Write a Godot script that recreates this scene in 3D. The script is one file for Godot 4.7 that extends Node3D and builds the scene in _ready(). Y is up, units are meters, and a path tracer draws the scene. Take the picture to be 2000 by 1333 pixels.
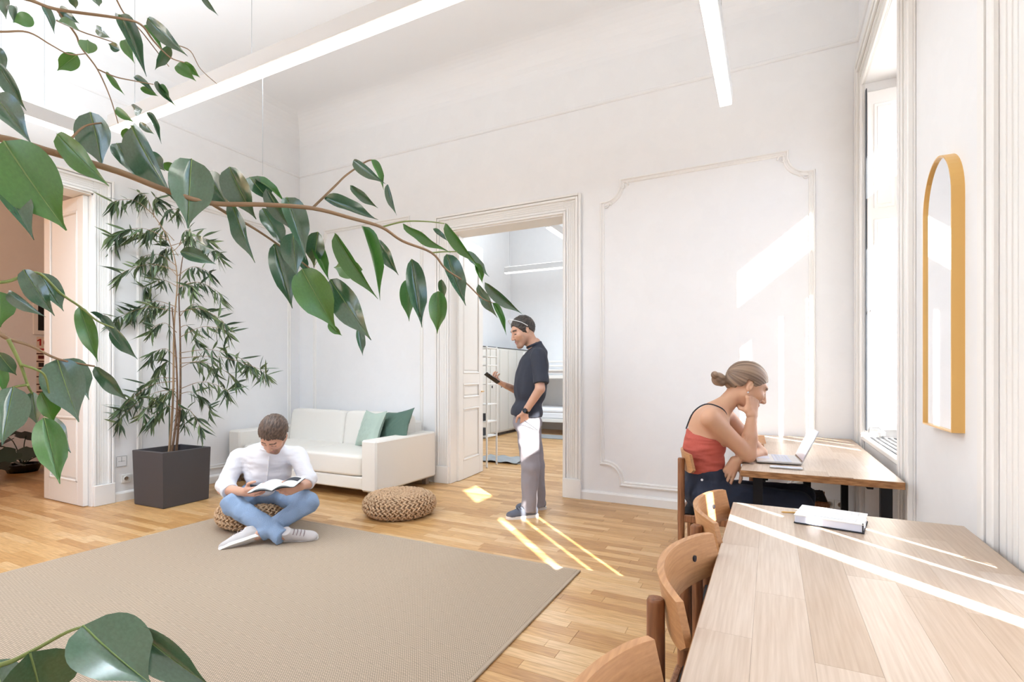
extends Node3D
# A bright old city flat used as a shared study room: three people, tables at the window, sofa, rug and house plants.
# Camera at (0, 1.28, 0); the room runs from x -5.85 to 0.64 and from z -5.025 to 3.0.

const FOC := 1001.0      # focal length in pixels of the 2000 x 1333 frame
const HOR := 731.0       # row of the horizon
const EYE := 1.28        # height of the lens
const YAW := 0.4682      # the camera looks this far to the left of -z
const ZB := -5.025
const XL := -5.85
const XR := 0.64
const CEIL := 4.75

var mats := {}
var rng := RandomNumberGenerator.new()
var used := {}

func _ready() -> void:
	rng.seed = 7
	set_camera()
	set_light()
	make_materials()
	build_shell()
	build_windows()
	build_doors()
	build_trim()
	build_floor()
	build_back_room()
	build_side_room()
	build_lamps()
	build_rug()
	build_tables()
	build_chairs()
	build_sofa()
	build_poufs()
	build_mirror()
	build_sockets()
	build_table_things()
	build_narrow_leaf_plant()
	build_fig_tree()
	build_standing_person()
	build_sitting_person()
	build_woman()

# ------------------------------------------------------------------ camera, sky, sun, exposure
func set_camera() -> void:
	var cam := Camera3D.new()
	cam.name = "camera"
	cam.projection = Camera3D.PROJECTION_FRUSTUM
	cam.near = 0.05
	cam.far = 200.0
	cam.size = 1333.0 / FOC * cam.near
	cam.frustum_offset = Vector2(0.0, (HOR - 666.5) / FOC * cam.near)
	cam.position = Vector3(0, EYE, 0)
	cam.rotation.y = YAW
	add_child(cam)
	cam.current = true

func set_light() -> void:
	var env := Environment.new()
	env.background_mode = Environment.BG_SKY
	var sm := ProceduralSkyMaterial.new()
	sm.sky_top_color = Color(0.57, 0.72, 0.95)
	sm.sky_horizon_color = Color(0.80, 0.88, 0.98)
	sm.ground_bottom_color = Color(0.62, 0.60, 0.57)
	sm.ground_horizon_color = Color(0.80, 0.80, 0.80)
	sm.sky_energy_multiplier = 2.2
	sm.ground_energy_multiplier = 1.85
	var sky := Sky.new()
	sky.sky_material = sm
	env.sky = sky
	env.tonemap_mode = Environment.TONE_MAPPER_LINEAR
	env.tonemap_exposure = 0.8
	env.sdfgi_enabled = true
	env.ssao_enabled = true
	env.ssil_enabled = true
	var we := WorldEnvironment.new()
	we.name = "world_environment"
	we.environment = env
	add_child(we)
	var sun := DirectionalLight3D.new()
	sun.name = "sun"
	sun.light_energy = 17.0
	sun.light_color = Color(1.0, 0.985, 0.96)
	sun.light_angular_distance = 0.5
	sun.shadow_enabled = true
	add_child(sun)
	sun.look_at_from_position(Vector3.ZERO, Vector3(-1.0, -0.80, -0.965), Vector3.UP)

# ------------------------------------------------------------------ pixels to points
func ray(u: float, v: float) -> Vector3:
	var fw := Vector3(-sin(YAW), 0, -cos(YAW))
	var rt := Vector3(cos(YAW), 0, -sin(YAW))
	return fw + rt * ((u - 1000.0) / FOC) + Vector3.UP * ((HOR - v) / FOC)

func px(u: float, v: float, d: float) -> Vector3:
	return Vector3(0, EYE, 0) + ray(u, v) * d

func depth_of(p: Vector3) -> float:
	return -p.x * sin(YAW) - p.z * cos(YAW)

func to_px(p: Vector3) -> Vector3:
	var d := depth_of(p)
	return Vector3(1000.0 + FOC * (p.x * cos(YAW) - p.z * sin(YAW)) / d, HOR - FOC * (p.y - EYE) / d, d)

# ------------------------------------------------------------------ nodes
func numbered(called: String) -> String:
	var n: int = used.get(called, 0)
	used[called] = n + 1
	return called if n == 0 else "%s_%03d" % [called, n]

func thing(called: String, label: String, category: String, at := Vector3.ZERO, turn := 0.0, group := "") -> Node3D:
	var o := Node3D.new()
	o.name = numbered(called)
	add_child(o)
	o.position = at
	o.rotation.y = turn
	tag(o, label, category, group)
	return o

func tag(o: Node, label: String, category: String, group := "") -> void:
	o.set_meta("label", label)
	o.set_meta("category", category)
	if group:
		o.set_meta("group", group)

func part(parent: Node, called: String, mesh: Mesh, m: Material, xf := Transform3D()) -> MeshInstance3D:
	var o := MeshInstance3D.new()
	o.name = called
	o.mesh = mesh
	o.material_override = m
	o.transform = xf
	parent.add_child(o, true)
	return o

func solo(called: String, label: String, category: String, mesh: Mesh, m: Material, at := Vector3.ZERO, turn := 0.0, group := "") -> MeshInstance3D:
	var o := MeshInstance3D.new()
	o.name = numbered(called)
	o.mesh = mesh
	o.material_override = m
	add_child(o)
	o.position = at
	o.rotation.y = turn
	tag(o, label, category, group)
	return o

func struct(called: String, mesh: Mesh, m: Material, label := "") -> MeshInstance3D:
	var o := MeshInstance3D.new()
	o.name = called
	o.mesh = mesh
	o.material_override = m
	add_child(o)
	o.set_meta("kind", "structure")
	if label:
		o.set_meta("label", label)
	return o

func struct_node(called: String, at := Vector3.ZERO, turn := 0.0) -> Node3D:
	var o := Node3D.new()
	o.name = called
	add_child(o)
	o.position = at
	o.rotation.y = turn
	o.set_meta("kind", "structure")
	return o

# ------------------------------------------------------------------ mesh builder
class MB:
	var v := PackedVector3Array()
	var n := PackedVector3Array()
	var c := PackedColorArray()
	var t := PackedVector2Array()
	var i := PackedInt32Array()
	var tint := Color(1, 1, 1)

	func quad(a: Vector3, b: Vector3, cc: Vector3, d: Vector3) -> void:
		# counter-clockwise seen from outside
		var nn := (b - a).cross(cc - a)
		if nn.length_squared() < 1e-16:
			nn = (cc - a).cross(d - a)
		nn = nn.normalized()
		var k := v.size()
		v.append(a); v.append(b); v.append(cc); v.append(d)
		t.append(Vector2(0, 1)); t.append(Vector2(1, 1)); t.append(Vector2(1, 0)); t.append(Vector2(0, 0))
		for q in 4:
			n.append(nn)
			c.append(tint)
		i.append(k); i.append(k + 2); i.append(k + 1)
		i.append(k); i.append(k + 3); i.append(k + 2)

	func tri(a: Vector3, b: Vector3, cc: Vector3) -> void:
		var nn := (b - a).cross(cc - a).normalized()
		var k := v.size()
		v.append(a); v.append(b); v.append(cc)
		for q in 3:
			n.append(nn)
			c.append(tint)
			t.append(Vector2.ZERO)
		i.append(k); i.append(k + 2); i.append(k + 1)

	func quad_out(a: Vector3, b: Vector3, cc: Vector3, d: Vector3, mid: Vector3) -> void:
		if (b - a).cross(cc - a).dot((a + b + cc + d) / 4.0 - mid) < 0.0:
			quad(d, cc, b, a)
		else:
			quad(a, b, cc, d)

	func box(at: Vector3, s: Vector3, xf := Transform3D()) -> void:
		cbox(at, s, 0.0, xf)

	func span(lo: Vector3, hi: Vector3, b := 0.0) -> void:
		cbox((lo + hi) / 2.0, hi - lo, b)

	func cbox(at: Vector3, s: Vector3, b := 0.003, xf := Transform3D()) -> void:
		var h := s / 2.0
		var mid := xf * at
		var P := func(x: float, y: float, z: float) -> Vector3: return xf * (at + Vector3(x, y, z))
		var ix := h.x - b
		var iy := h.y - b
		var iz := h.z - b
		for sg in [-1.0, 1.0]:
			quad_out(P.call(sg * h.x, -iy, -iz), P.call(sg * h.x, iy, -iz), P.call(sg * h.x, iy, iz), P.call(sg * h.x, -iy, iz), mid)
			quad_out(P.call(-ix, sg * h.y, -iz), P.call(ix, sg * h.y, -iz), P.call(ix, sg * h.y, iz), P.call(-ix, sg * h.y, iz), mid)
			quad_out(P.call(-ix, -iy, sg * h.z), P.call(ix, -iy, sg * h.z), P.call(ix, iy, sg * h.z), P.call(-ix, iy, sg * h.z), mid)
		if b <= 0.0:
			return
		for s1 in [-1.0, 1.0]:
			for s2 in [-1.0, 1.0]:
				quad_out(P.call(s1 * h.x, s2 * iy, -iz), P.call(s1 * ix, s2 * h.y, -iz), P.call(s1 * ix, s2 * h.y, iz), P.call(s1 * h.x, s2 * iy, iz), mid)
				quad_out(P.call(s1 * h.x, -iy, s2 * iz), P.call(s1 * ix, -iy, s2 * h.z), P.call(s1 * ix, iy, s2 * h.z), P.call(s1 * h.x, iy, s2 * iz), mid)
				quad_out(P.call(-ix, s1 * h.y, s2 * iz), P.call(-ix, s1 * iy, s2 * h.z), P.call(ix, s1 * iy, s2 * h.z), P.call(ix, s1 * h.y, s2 * iz), mid)
				for s3 in [-1.0, 1.0]:
					var a: Vector3 = P.call(s1 * h.x, s2 * iy, s3 * iz)
					var bb: Vector3 = P.call(s1 * ix, s2 * h.y, s3 * iz)
					var cc: Vector3 = P.call(s1 * ix, s2 * iy, s3 * h.z)
					if (bb - a).cross(cc - a).dot((a + bb + cc) / 3.0 - mid) < 0.0:
						tri(a, cc, bb)
					else:
						tri(a, bb, cc)

	# a smooth sheet or closed skin of nu x nv points; f(i, j) -> point
	func sheet(nu: int, nv: int, f: Callable, closed_u := false, flip := false) -> void:
		var k := v.size()
		var pts := PackedVector3Array()
		for a in nu:
			for b in nv:
				pts.append(f.call(a, b))
		for a in nu:
			for b in nv:
				var a0 := a - 1
				var a1 := a + 1
				if closed_u:
					a0 = (a0 + nu) % nu
					a1 = a1 % nu
				else:
					a0 = maxi(a0, 0)
					a1 = mini(a1, nu - 1)
				var b0 := maxi(b - 1, 0)
				var b1 := mini(b + 1, nv - 1)
				var du := pts[a1 * nv + b] - pts[a0 * nv + b]
				var dv := pts[a * nv + b1] - pts[a * nv + b0]
				if du.length_squared() < 1e-14:
					# a pole: take the neighbour row
					var bb := b + 1 if b == 0 else b - 1
					du = pts[a1 * nv + bb] - pts[a0 * nv + bb]
				var nn := du.cross(dv).normalized()
				v.append(pts[a * nv + b])
				n.append(-nn if flip else nn)
				c.append(tint)
				t.append(Vector2(float(a) / maxf(nu - 1, 1), 1.0 - float(b) / maxf(nv - 1, 1)))
		var last := nu if closed_u else nu - 1
		for a in last:
			var a1 := (a + 1) % nu
			for b in nv - 1:
				var p0 := k + a * nv + b
				var p1 := k + a1 * nv + b
				var p2 := k + a1 * nv + b + 1
				var p3 := k + a * nv + b + 1
				if flip:
					i.append_array(PackedInt32Array([p0, p1, p2, p0, p2, p3]))
				else:
					i.append_array(PackedInt32Array([p0, p2, p1, p0, p3, p2]))

	func tube(pts: PackedVector3Array, rad: Array, seg := 8, caps := true) -> void:
		var m := pts.size()
		var side := Vector3.ZERO
		var frames := []
		for a in m:
			var d := (pts[mini(a + 1, m - 1)] - pts[maxi(a - 1, 0)]).normalized()
			if a == 0:
				side = d.cross(Vector3.UP if absf(d.y) < 0.9 else Vector3.RIGHT).normalized()
			else:
				side = (side - d * side.dot(d)).normalized()
			frames.append([side, d.cross(side)])
		var f := func(a: int, b: int) -> Vector3:
			var r: float = rad[mini(b, rad.size() - 1)]
			var w := TAU * a / seg
			return pts[b] + (frames[b][0] * cos(w) + frames[b][1] * sin(w)) * r
		sheet(seg, m, f, true)
		if caps:
			for e in [0, m - 1]:
				var d := (pts[1] - pts[0]).normalized() if e == 0 else (pts[m - 1] - pts[m - 2]).normalized()
				var out := -d if e == 0 else d
				var k := v.size()
				v.append(pts[e]); n.append(out); c.append(tint); t.append(Vector2.ZERO)
				for a in seg:
					v.append(f.call(a, e)); n.append(out); c.append(tint); t.append(Vector2.ZERO)
				for a in seg:
					var p := k + 1 + a
					var q := k + 1 + (a + 1) % seg
					if (v[p] - v[k]).cross(v[q] - v[k]).dot(out) > 0.0:
						i.append_array(PackedInt32Array([k, q, p]))
					else:
						i.append_array(PackedInt32Array([k, p, q]))

	# profile of (radius, height) from bottom to top
	func lathe(prof: PackedVector2Array, seg := 32, xf := Transform3D()) -> void:
		var f := func(a: int, b: int) -> Vector3:
			var w := -TAU * a / seg
			return xf * Vector3(cos(w) * prof[b].x, prof[b].y, sin(w) * prof[b].x)
		sheet(seg, prof.size(), f, true)

	func ball(at: Vector3, r: Vector3, xf := Transform3D(), nu := 10, nv := 7) -> void:
		var f := func(a: int, b: int) -> Vector3:
			var w := -TAU * a / nu
			var e := -PI / 2 + PI * b / (nv - 1)
			return xf * (at + Vector3(cos(w) * cos(e) * r.x, sin(e) * r.y, sin(w) * cos(e) * r.z))
		sheet(nu, nv, f, true)

	# polygon in the xy plane, from z 0 to depth
	func extrude(poly: PackedVector2Array, depth: float, xf := Transform3D()) -> void:
		var pl := poly
		if Geometry2D.is_polygon_clockwise(pl):
			pl = pl.duplicate()
			pl.reverse()
		var m := pl.size()
		for a in m:
			var p := pl[a]
			var q := pl[(a + 1) % m]
			quad(xf * Vector3(p.x, p.y, 0), xf * Vector3(q.x, q.y, 0), xf * Vector3(q.x, q.y, depth), xf * Vector3(p.x, p.y, depth))
		var tr := Geometry2D.triangulate_polygon(pl)
		for a in range(0, tr.size(), 3):
			var p0 := pl[tr[a]]
			var p1 := pl[tr[a + 1]]
			var p2 := pl[tr[a + 2]]
			if (p1 - p0).cross(p2 - p0) < 0.0:
				var sw := p1
				p1 = p2
				p2 = sw
			tri(xf * Vector3(p0.x, p0.y, depth), xf * Vector3(p1.x, p1.y, depth), xf * Vector3(p2.x, p2.y, depth))
			tri(xf * Vector3(p0.x, p0.y, 0), xf * Vector3(p2.x, p2.y, 0), xf * Vector3(p1.x, p1.y, 0))

	func done() -> ArrayMesh:
		var arr := []
		arr.resize(Mesh.ARRAY_MAX)
		arr[Mesh.ARRAY_VERTEX] = v
		arr[Mesh.ARRAY_NORMAL] = n
		arr[Mesh.ARRAY_COLOR] = c
		arr[Mesh.ARRAY_TEX_UV] = t
		arr[Mesh.ARRAY_INDEX] = i
		var m := ArrayMesh.new()
		m.add_surface_from_arrays(Mesh.PRIMITIVE_TRIANGLES, arr)
		return m

func box_mesh(s: Vector3, b := 0.003, at := Vector3.ZERO) -> ArrayMesh:
	var mb := MB.new()
	mb.cbox(at, s, b)
	return mb.done()

func tube_mesh(pts: Array, rad, seg := 8) -> ArrayMesh:
	var mb := MB.new()
	mb.tube(PackedVector3Array(pts), rad if rad is Array else [rad], seg)
	return mb.done()

# a smooth curve through points
func smooth(pts: Array, steps := 6) -> PackedVector3Array:
	var cv := PackedVector3Array()
	var m := pts.size()
	for a in m - 1:
		var p0: Vector3 = pts[maxi(a - 1, 0)]
		var p1: Vector3 = pts[a]
		var p2: Vector3 = pts[a + 1]
		var p3: Vector3 = pts[mini(a + 2, m - 1)]
		for s in steps:
			cv.append(p1.cubic_interpolate(p2, p0, p3, float(s) / steps))
	cv.append(pts[m - 1])
	return cv

# ------------------------------------------------------------------ materials
func mat(called: String, col: Color, rough := 0.6, metal := 0.0) -> StandardMaterial3D:
	var m := StandardMaterial3D.new()
	m.albedo_color = col
	m.roughness = rough
	m.metallic = metal
	mats[called] = m
	return m

func c8(r: int, g: int, b: int) -> Color:
	return Color(r / 255.0, g / 255.0, b / 255.0)

func noise_tex(freq: float, lo: Color, hi: Color, sd: int, octaves := 4, size := 256, kind := FastNoiseLite.TYPE_SIMPLEX_SMOOTH) -> NoiseTexture2D:
	var fn := FastNoiseLite.new()
	fn.seed = sd
	fn.noise_type = kind
	fn.frequency = freq
	fn.fractal_octaves = octaves
	var g := Gradient.new()
	g.set_color(0, lo)
	g.set_color(1, hi)
	var tx := NoiseTexture2D.new()
	tx.width = size
	tx.height = size
	tx.seamless = true
	tx.noise = fn
	tx.color_ramp = g
	return tx

func grain(m: StandardMaterial3D, tx: Texture2D, scale: Vector3, world := true) -> StandardMaterial3D:
	m.albedo_texture = tx
	m.uv1_triplanar = true
	m.uv1_world_triplanar = world
	m.uv1_scale = scale
	return m

func image_of(w: int, h: int, f: Callable) -> ImageTexture:
	var im := Image.create(w, h, false, Image.FORMAT_RGB8)
	for y in h:
		for x in w:
			im.set_pixel(x, y, f.call(x, y))
	return ImageTexture.create_from_image(im)

func cloth(m: StandardMaterial3D, tx: Texture2D, scale: float) -> void:
	m.uv1_triplanar = true
	m.uv1_scale = Vector3.ONE * scale
	m.albedo_texture = tx
	m.rim_enabled = true
	m.rim = 0.25
	m.rim_tint = 0.6

func make_materials() -> void:
	var fine := noise_tex(0.03, Color(0.99, 0.99, 0.99), Color(1, 1, 1), 3)
	var oak := noise_tex(0.02, Color(0.84, 0.80, 0.75), Color(1, 1, 1), 11, 5, 512)
	var pale_oak := noise_tex(0.02, Color(0.90, 0.87, 0.84), Color(1, 1, 1), 14, 5, 512)
	var dark_oak := noise_tex(0.02, Color(0.62, 0.56, 0.50), Color(1, 1, 1), 12, 5, 512)
	var weave := image_of(64, 64, func(x: int, y: int) -> Color:
		var k := 0.96 + 0.04 * (sin(x * TAU / 4.0) * sin(y * TAU / 4.0))
		return Color(k, k, k))
	var denim := image_of(64, 64, func(x: int, y: int) -> Color:
		var k := 0.82 + 0.18 * sin((x + y) * TAU / 8.0)
		return Color(k, k, minf(1.0, k + 0.04)))
	grain(mat("wall", Color(0.955, 0.95, 0.947), 0.9), fine, Vector3.ONE * 0.4)
	mat("ceiling", Color(0.955, 0.95, 0.947), 0.95)
	mat("trim", Color(0.95, 0.938, 0.92), 0.45)
	mat("door_paint", Color(0.95, 0.935, 0.912), 0.4)
	# floor boards: oak strips in six natural tones
	var tones := [c8(218, 173, 116), c8(226, 184, 128), c8(207, 160, 103), c8(231, 193, 142), c8(213, 168, 112), c8(198, 150, 94)]
	for k in tones.size():
		grain(mat("board%d" % k, tones[k], 0.32), oak, Vector3(0.55, 3.0, 5.5))
		mats["board%d" % k].uv1_offset = Vector3(0.13 * k, 0.0, 0.37 * k)
	mat("subfloor", c8(120, 86, 54), 0.8)
	tones = [c8(197, 176, 155), c8(204, 185, 166), c8(190, 168, 146), c8(209, 191, 173)]
	for k in tones.size():
		grain(mat("stave%d" % k, tones[k], 0.38), pale_oak, Vector3(9.0, 9.0, 0.35))
		mats["stave%d" % k].uv1_offset = Vector3(0.31 * k, 0.2, 0.17 * k)
	grain(mat("table_edge", c8(190, 140, 92), 0.5), dark_oak, Vector3(1.2, 8.0, 1.2))
	grain(mat("chair_wood", c8(170, 116, 78), 0.42), dark_oak, Vector3(7.0, 0.6, 7.0), false)
	grain(mat("chair_back", c8(208, 156, 108), 0.40), oak, Vector3(8.0, 10.0, 0.7), false)
	mat("strap", c8(26, 28, 33), 0.55)
	mat("black_steel", c8(28, 28, 31), 0.4, 0.5)
	# rug: flat-woven sisal, one cell of thread every 11 mm
	var sisal := image_of(96, 96, func(x: int, y: int) -> Color:
		var ox := 6 if (y / 8) % 2 == 1 else 0
		var a := absf(sin((x + ox) * PI / 12.0))
		var b := absf(sin(y * PI / 8.0))
		var k := clampf(0.58 + 0.50 * pow(a * b, 0.6), 0.0, 1.0)
		var w := 0.96 + 0.04 * sin(float((x / 12) * 7 + (y / 8) * 3))
		return Color(k * w, k * w * 0.985, k * w * 0.965))
	var rg := grain(mat("sisal", c8(212, 192, 170), 0.95), sisal, Vector3(11.0, 11.0, 11.0))
	rg.normal_enabled = false
	var rugdet := noise_tex(0.01, Color(0.93, 0.93, 0.93), Color(1, 1, 1), 21)
	rg.detail_enabled = false
	mat("rug_binding", c8(176, 158, 138), 0.95)
	var sofa := mat("sofa", c8(250, 245, 236), 0.85)
	cloth(sofa, weave, 9.0)
	cloth(mat("cushion_light", c8(188, 206, 192), 0.85), weave, 9.0)
	var velvet := mat("cushion_dark", c8(92, 120, 106), 0.75)
	cloth(velvet, weave, 12.0)
	mat("sofa_foot", c8(150, 130, 112), 0.5)
	grain(mat("straw", c8(240, 206, 168), 0.75), noise_tex(0.05, Color(0.62, 0.56, 0.50), Color(1, 1, 1), 5), Vector3.ONE * 6.0, false)
	grain(mat("planter", c8(72, 69, 71), 0.55), fine, Vector3.ONE * 2.0)
	mat("soil", c8(58, 42, 32), 1.0)
	mat("brass", c8(224, 178, 104), 0.35, 0.25)
	mat("mirror", Color(0.95, 0.96, 0.97), 0.01, 1.0)
	mat("plastic_white", Color(0.93, 0.92, 0.90), 0.35)
	mat("plastic_dark", c8(60, 56, 54), 0.5)
	mat("lamp_body", Color(0.86, 0.86, 0.86), 0.45)
	var led := mat("led", Color(1, 1, 1), 0.5)
	led.emission_enabled = true
	led.emission = Color(1.0, 0.98, 0.95)
	led.emission_energy_multiplier = 2.2
	mat("wire", Color(0.55, 0.55, 0.55), 0.4, 0.6)
	mat("silver", Color(0.80, 0.80, 0.81), 0.3, 0.7)
	mat("grille", c8(52, 58, 66), 0.5)
	var glass := mat("glass", Color(0.92, 0.97, 0.97, 0.06), 0.02)
	glass.transparency = BaseMaterial3D.TRANSPARENCY_ALPHA
	mat("paper", Color(0.94, 0.94, 0.93), 0.7)
	mat("paper_blue", c8(222, 226, 240), 0.7)
	mat("ink_dark", c8(40, 42, 50), 0.6)
	# leaves
	var vein := noise_tex(0.02, Color(0.84, 0.88, 0.84), Color(1, 1, 1), 31)
	# fig leaves: a glossy upper face, and a yellow-green underside with backlight painted in
	for k in [["leaf_upper", c8(78, 114, 88), 0.20], ["leaf_under_backlit", c8(84, 138, 56), 0.36]]:
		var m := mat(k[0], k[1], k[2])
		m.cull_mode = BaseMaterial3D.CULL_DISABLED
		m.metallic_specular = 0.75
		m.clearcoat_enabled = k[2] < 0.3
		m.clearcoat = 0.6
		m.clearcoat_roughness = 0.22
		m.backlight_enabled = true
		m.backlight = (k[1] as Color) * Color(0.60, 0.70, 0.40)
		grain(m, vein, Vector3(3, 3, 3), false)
	mat("leaf_rib", c8(150, 176, 110), 0.5)
	grain(mat("bark", c8(140, 112, 88), 0.85), dark_oak, Vector3(8, 1.5, 8), false)
	mat("twig", c8(150, 122, 92), 0.7)
	mat("twig_green", c8(136, 150, 84), 0.6)
	for k in [["narrow0", c8(66, 84, 62)], ["narrow1", c8(84, 104, 70)], ["narrow2", c8(108, 124, 84)]]:
		var m := mat(k[0], k[1], 0.38)
		m.cull_mode = BaseMaterial3D.CULL_DISABLED
		m.backlight_enabled = true
		m.backlight = (k[1] as Color) * 0.5
	mat("monstera", c8(24, 44, 30), 0.4)
	# people
	for k in [["skin_a", 0.5], ["skin_b", 0.5], ["skin_c", 0.5], ["hair", 0.5]]:
		var m := mat(k[0], Color(1, 1, 1), k[1])
		m.vertex_color_use_as_albedo = true
		m.subsurf_scatter_enabled = k[0] != "hair"
		m.subsurf_scatter_strength = 0.08
	cloth(mat("polo", c8(52, 56, 68), 0.85), weave, 30.0)
	cloth(mat("grey_trousers", c8(150, 145, 151), 0.85), weave, 34.0)
	cloth(mat("white_shirt", c8(240, 239, 243), 0.8), weave, 34.0)
	cloth(mat("blue_jeans", c8(168, 195, 221), 0.85), denim, 26.0)
	cloth(mat("dark_jeans", c8(42, 50, 68), 0.85), denim, 26.0)
	cloth(mat("rust_top", c8(196, 92, 78), 0.8), weave, 34.0)
	mat("stitch", c8(190, 150, 110), 0.8)
	cloth(mat("shoe_grey", c8(100, 104, 116), 0.85), weave, 40.0)
	cloth(mat("shoe_pale", c8(214, 208, 206), 0.8), weave, 40.0)
	mat("sole_white", c8(232, 228, 224), 0.6)
	mat("lace_dark", c8(40, 40, 46), 0.8)
	mat("lace_pale", c8(150, 134, 134), 0.8)
	mat("device_black", c8(18, 18, 21), 0.18)
	mat("locker", c8(214, 208, 198), 0.45)
	mat("bedding", Color(0.93, 0.93, 0.94), 0.9)
	mat("grey_rug", c8(150, 152, 152), 0.95)

# ------------------------------------------------------------------ the room's shell
func wall_with_holes(called: String, axis: int, at: float, thick: float, a0: float, a1: float, top: float, holes: Array, m: Material, y0 := -0.02) -> MeshInstance3D:
	# axis 0: wall in the plane x = at, running along z; axis 2: plane z = at, running along x. holes: [from, to, bottom, top]
	var mb := MB.new()
	var put := func(p: float, q: float, b: float, t: float) -> void:
		if q - p < 0.001 or t - b < 0.001:
			return
		if axis == 0:
			mb.span(Vector3(minf(at, at + thick), b, p), Vector3(maxf(at, at + thick), t, q))
		else:
			mb.span(Vector3(p, b, minf(at, at + thick)), Vector3(q, t, maxf(at, at + thick)))
	var p := a0
	for h in holes:
		put.call(p, h[0], y0, top)
		put.call(h[0], h[1], y0, h[2])
		put.call(h[0], h[1], h[3], top)
		p = h[1]
	put.call(p, a1, y0, top)
	return struct(called, mb.done(), m)

func build_shell() -> void:
	wall_with_holes("wall_back", 2, ZB, -0.27, XL - 0.25, XR, CEIL + 0.2, [[-3.36, -1.93, -0.02, 2.95]], mats.wall)
	wall_with_holes("wall_left", 0, XL, -0.25, ZB, 4.5, CEIL + 0.2, [[-2.59, -1.0, -0.02, 3.02]], mats.wall)
	wall_with_holes("wall_right", 0, XR, 0.73, -11.2, 4.5, CEIL + 0.2, [[-9.9, -8.6, 0.8, 3.5], [-7.4, -6.1, 0.8, 3.5], [-4.72, -3.45, 0.76, 3.5], [-1.82, -0.55, 0.76, 3.5], [2.9, 4.17, 0.76, 3.5]], mats.wall)
	wall_with_holes("wall_front", 2, 4.5, 0.25, -6.1, 1.37, CEIL + 0.2, [[-5.5, -4.0, 0.6, 3.6], [-3.4, -1.9, 0.6, 3.6]], mats.wall)  # both openings are added behind the camera to let in fill light
	var mb := MB.new()
	mb.span(Vector3(XL - 0.25, CEIL, ZB - 0.27), Vector3(XR + 0.73, CEIL + 0.2, 4.75))
	struct("ceiling", mb.done(), mats.ceiling)

# ------------------------------------------------------------------ windows in the right wall; those behind the camera are unseen, added for fill
func build_windows() -> void:
	var k := 1
	for z0 in [-4.72, -1.82, 2.9]:
		window_unit("window_%d" % k, z0, k)
		k += 1
	for x0 in [-5.5, -3.4]:  # unseen front windows, added to fill the room with sky light
		var w := struct_node("window_%d" % k)
		k += 1
		for b in [[x0, x0 + 0.06, 0.6, 3.6], [x0 + 1.44, x0 + 1.5, 0.6, 3.6], [x0 + 0.06, x0 + 1.44, 0.6, 0.66], [x0 + 0.06, x0 + 1.44, 3.54, 3.6], [x0 + 0.72, x0 + 0.78, 0.66, 3.54]]:
			part(w, "frame", box_mesh(Vector3(b[1] - b[0], b[3] - b[2], 0.06), 0.004, Vector3((b[0] + b[1]) / 2, (b[2] + b[3]) / 2, 4.6)), mats.trim)
		part(w, "pane", box_mesh(Vector3(1.38, 2.88, 0.005), 0.0, Vector3(x0 + 0.75, 2.1, 4.6)), mats.glass)
	for z0 in [-9.9, -7.4]:  # unseen dormitory windows, put in to let daylight in
		window_unit("window_%d" % k, z0, k)
		k += 1

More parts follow.
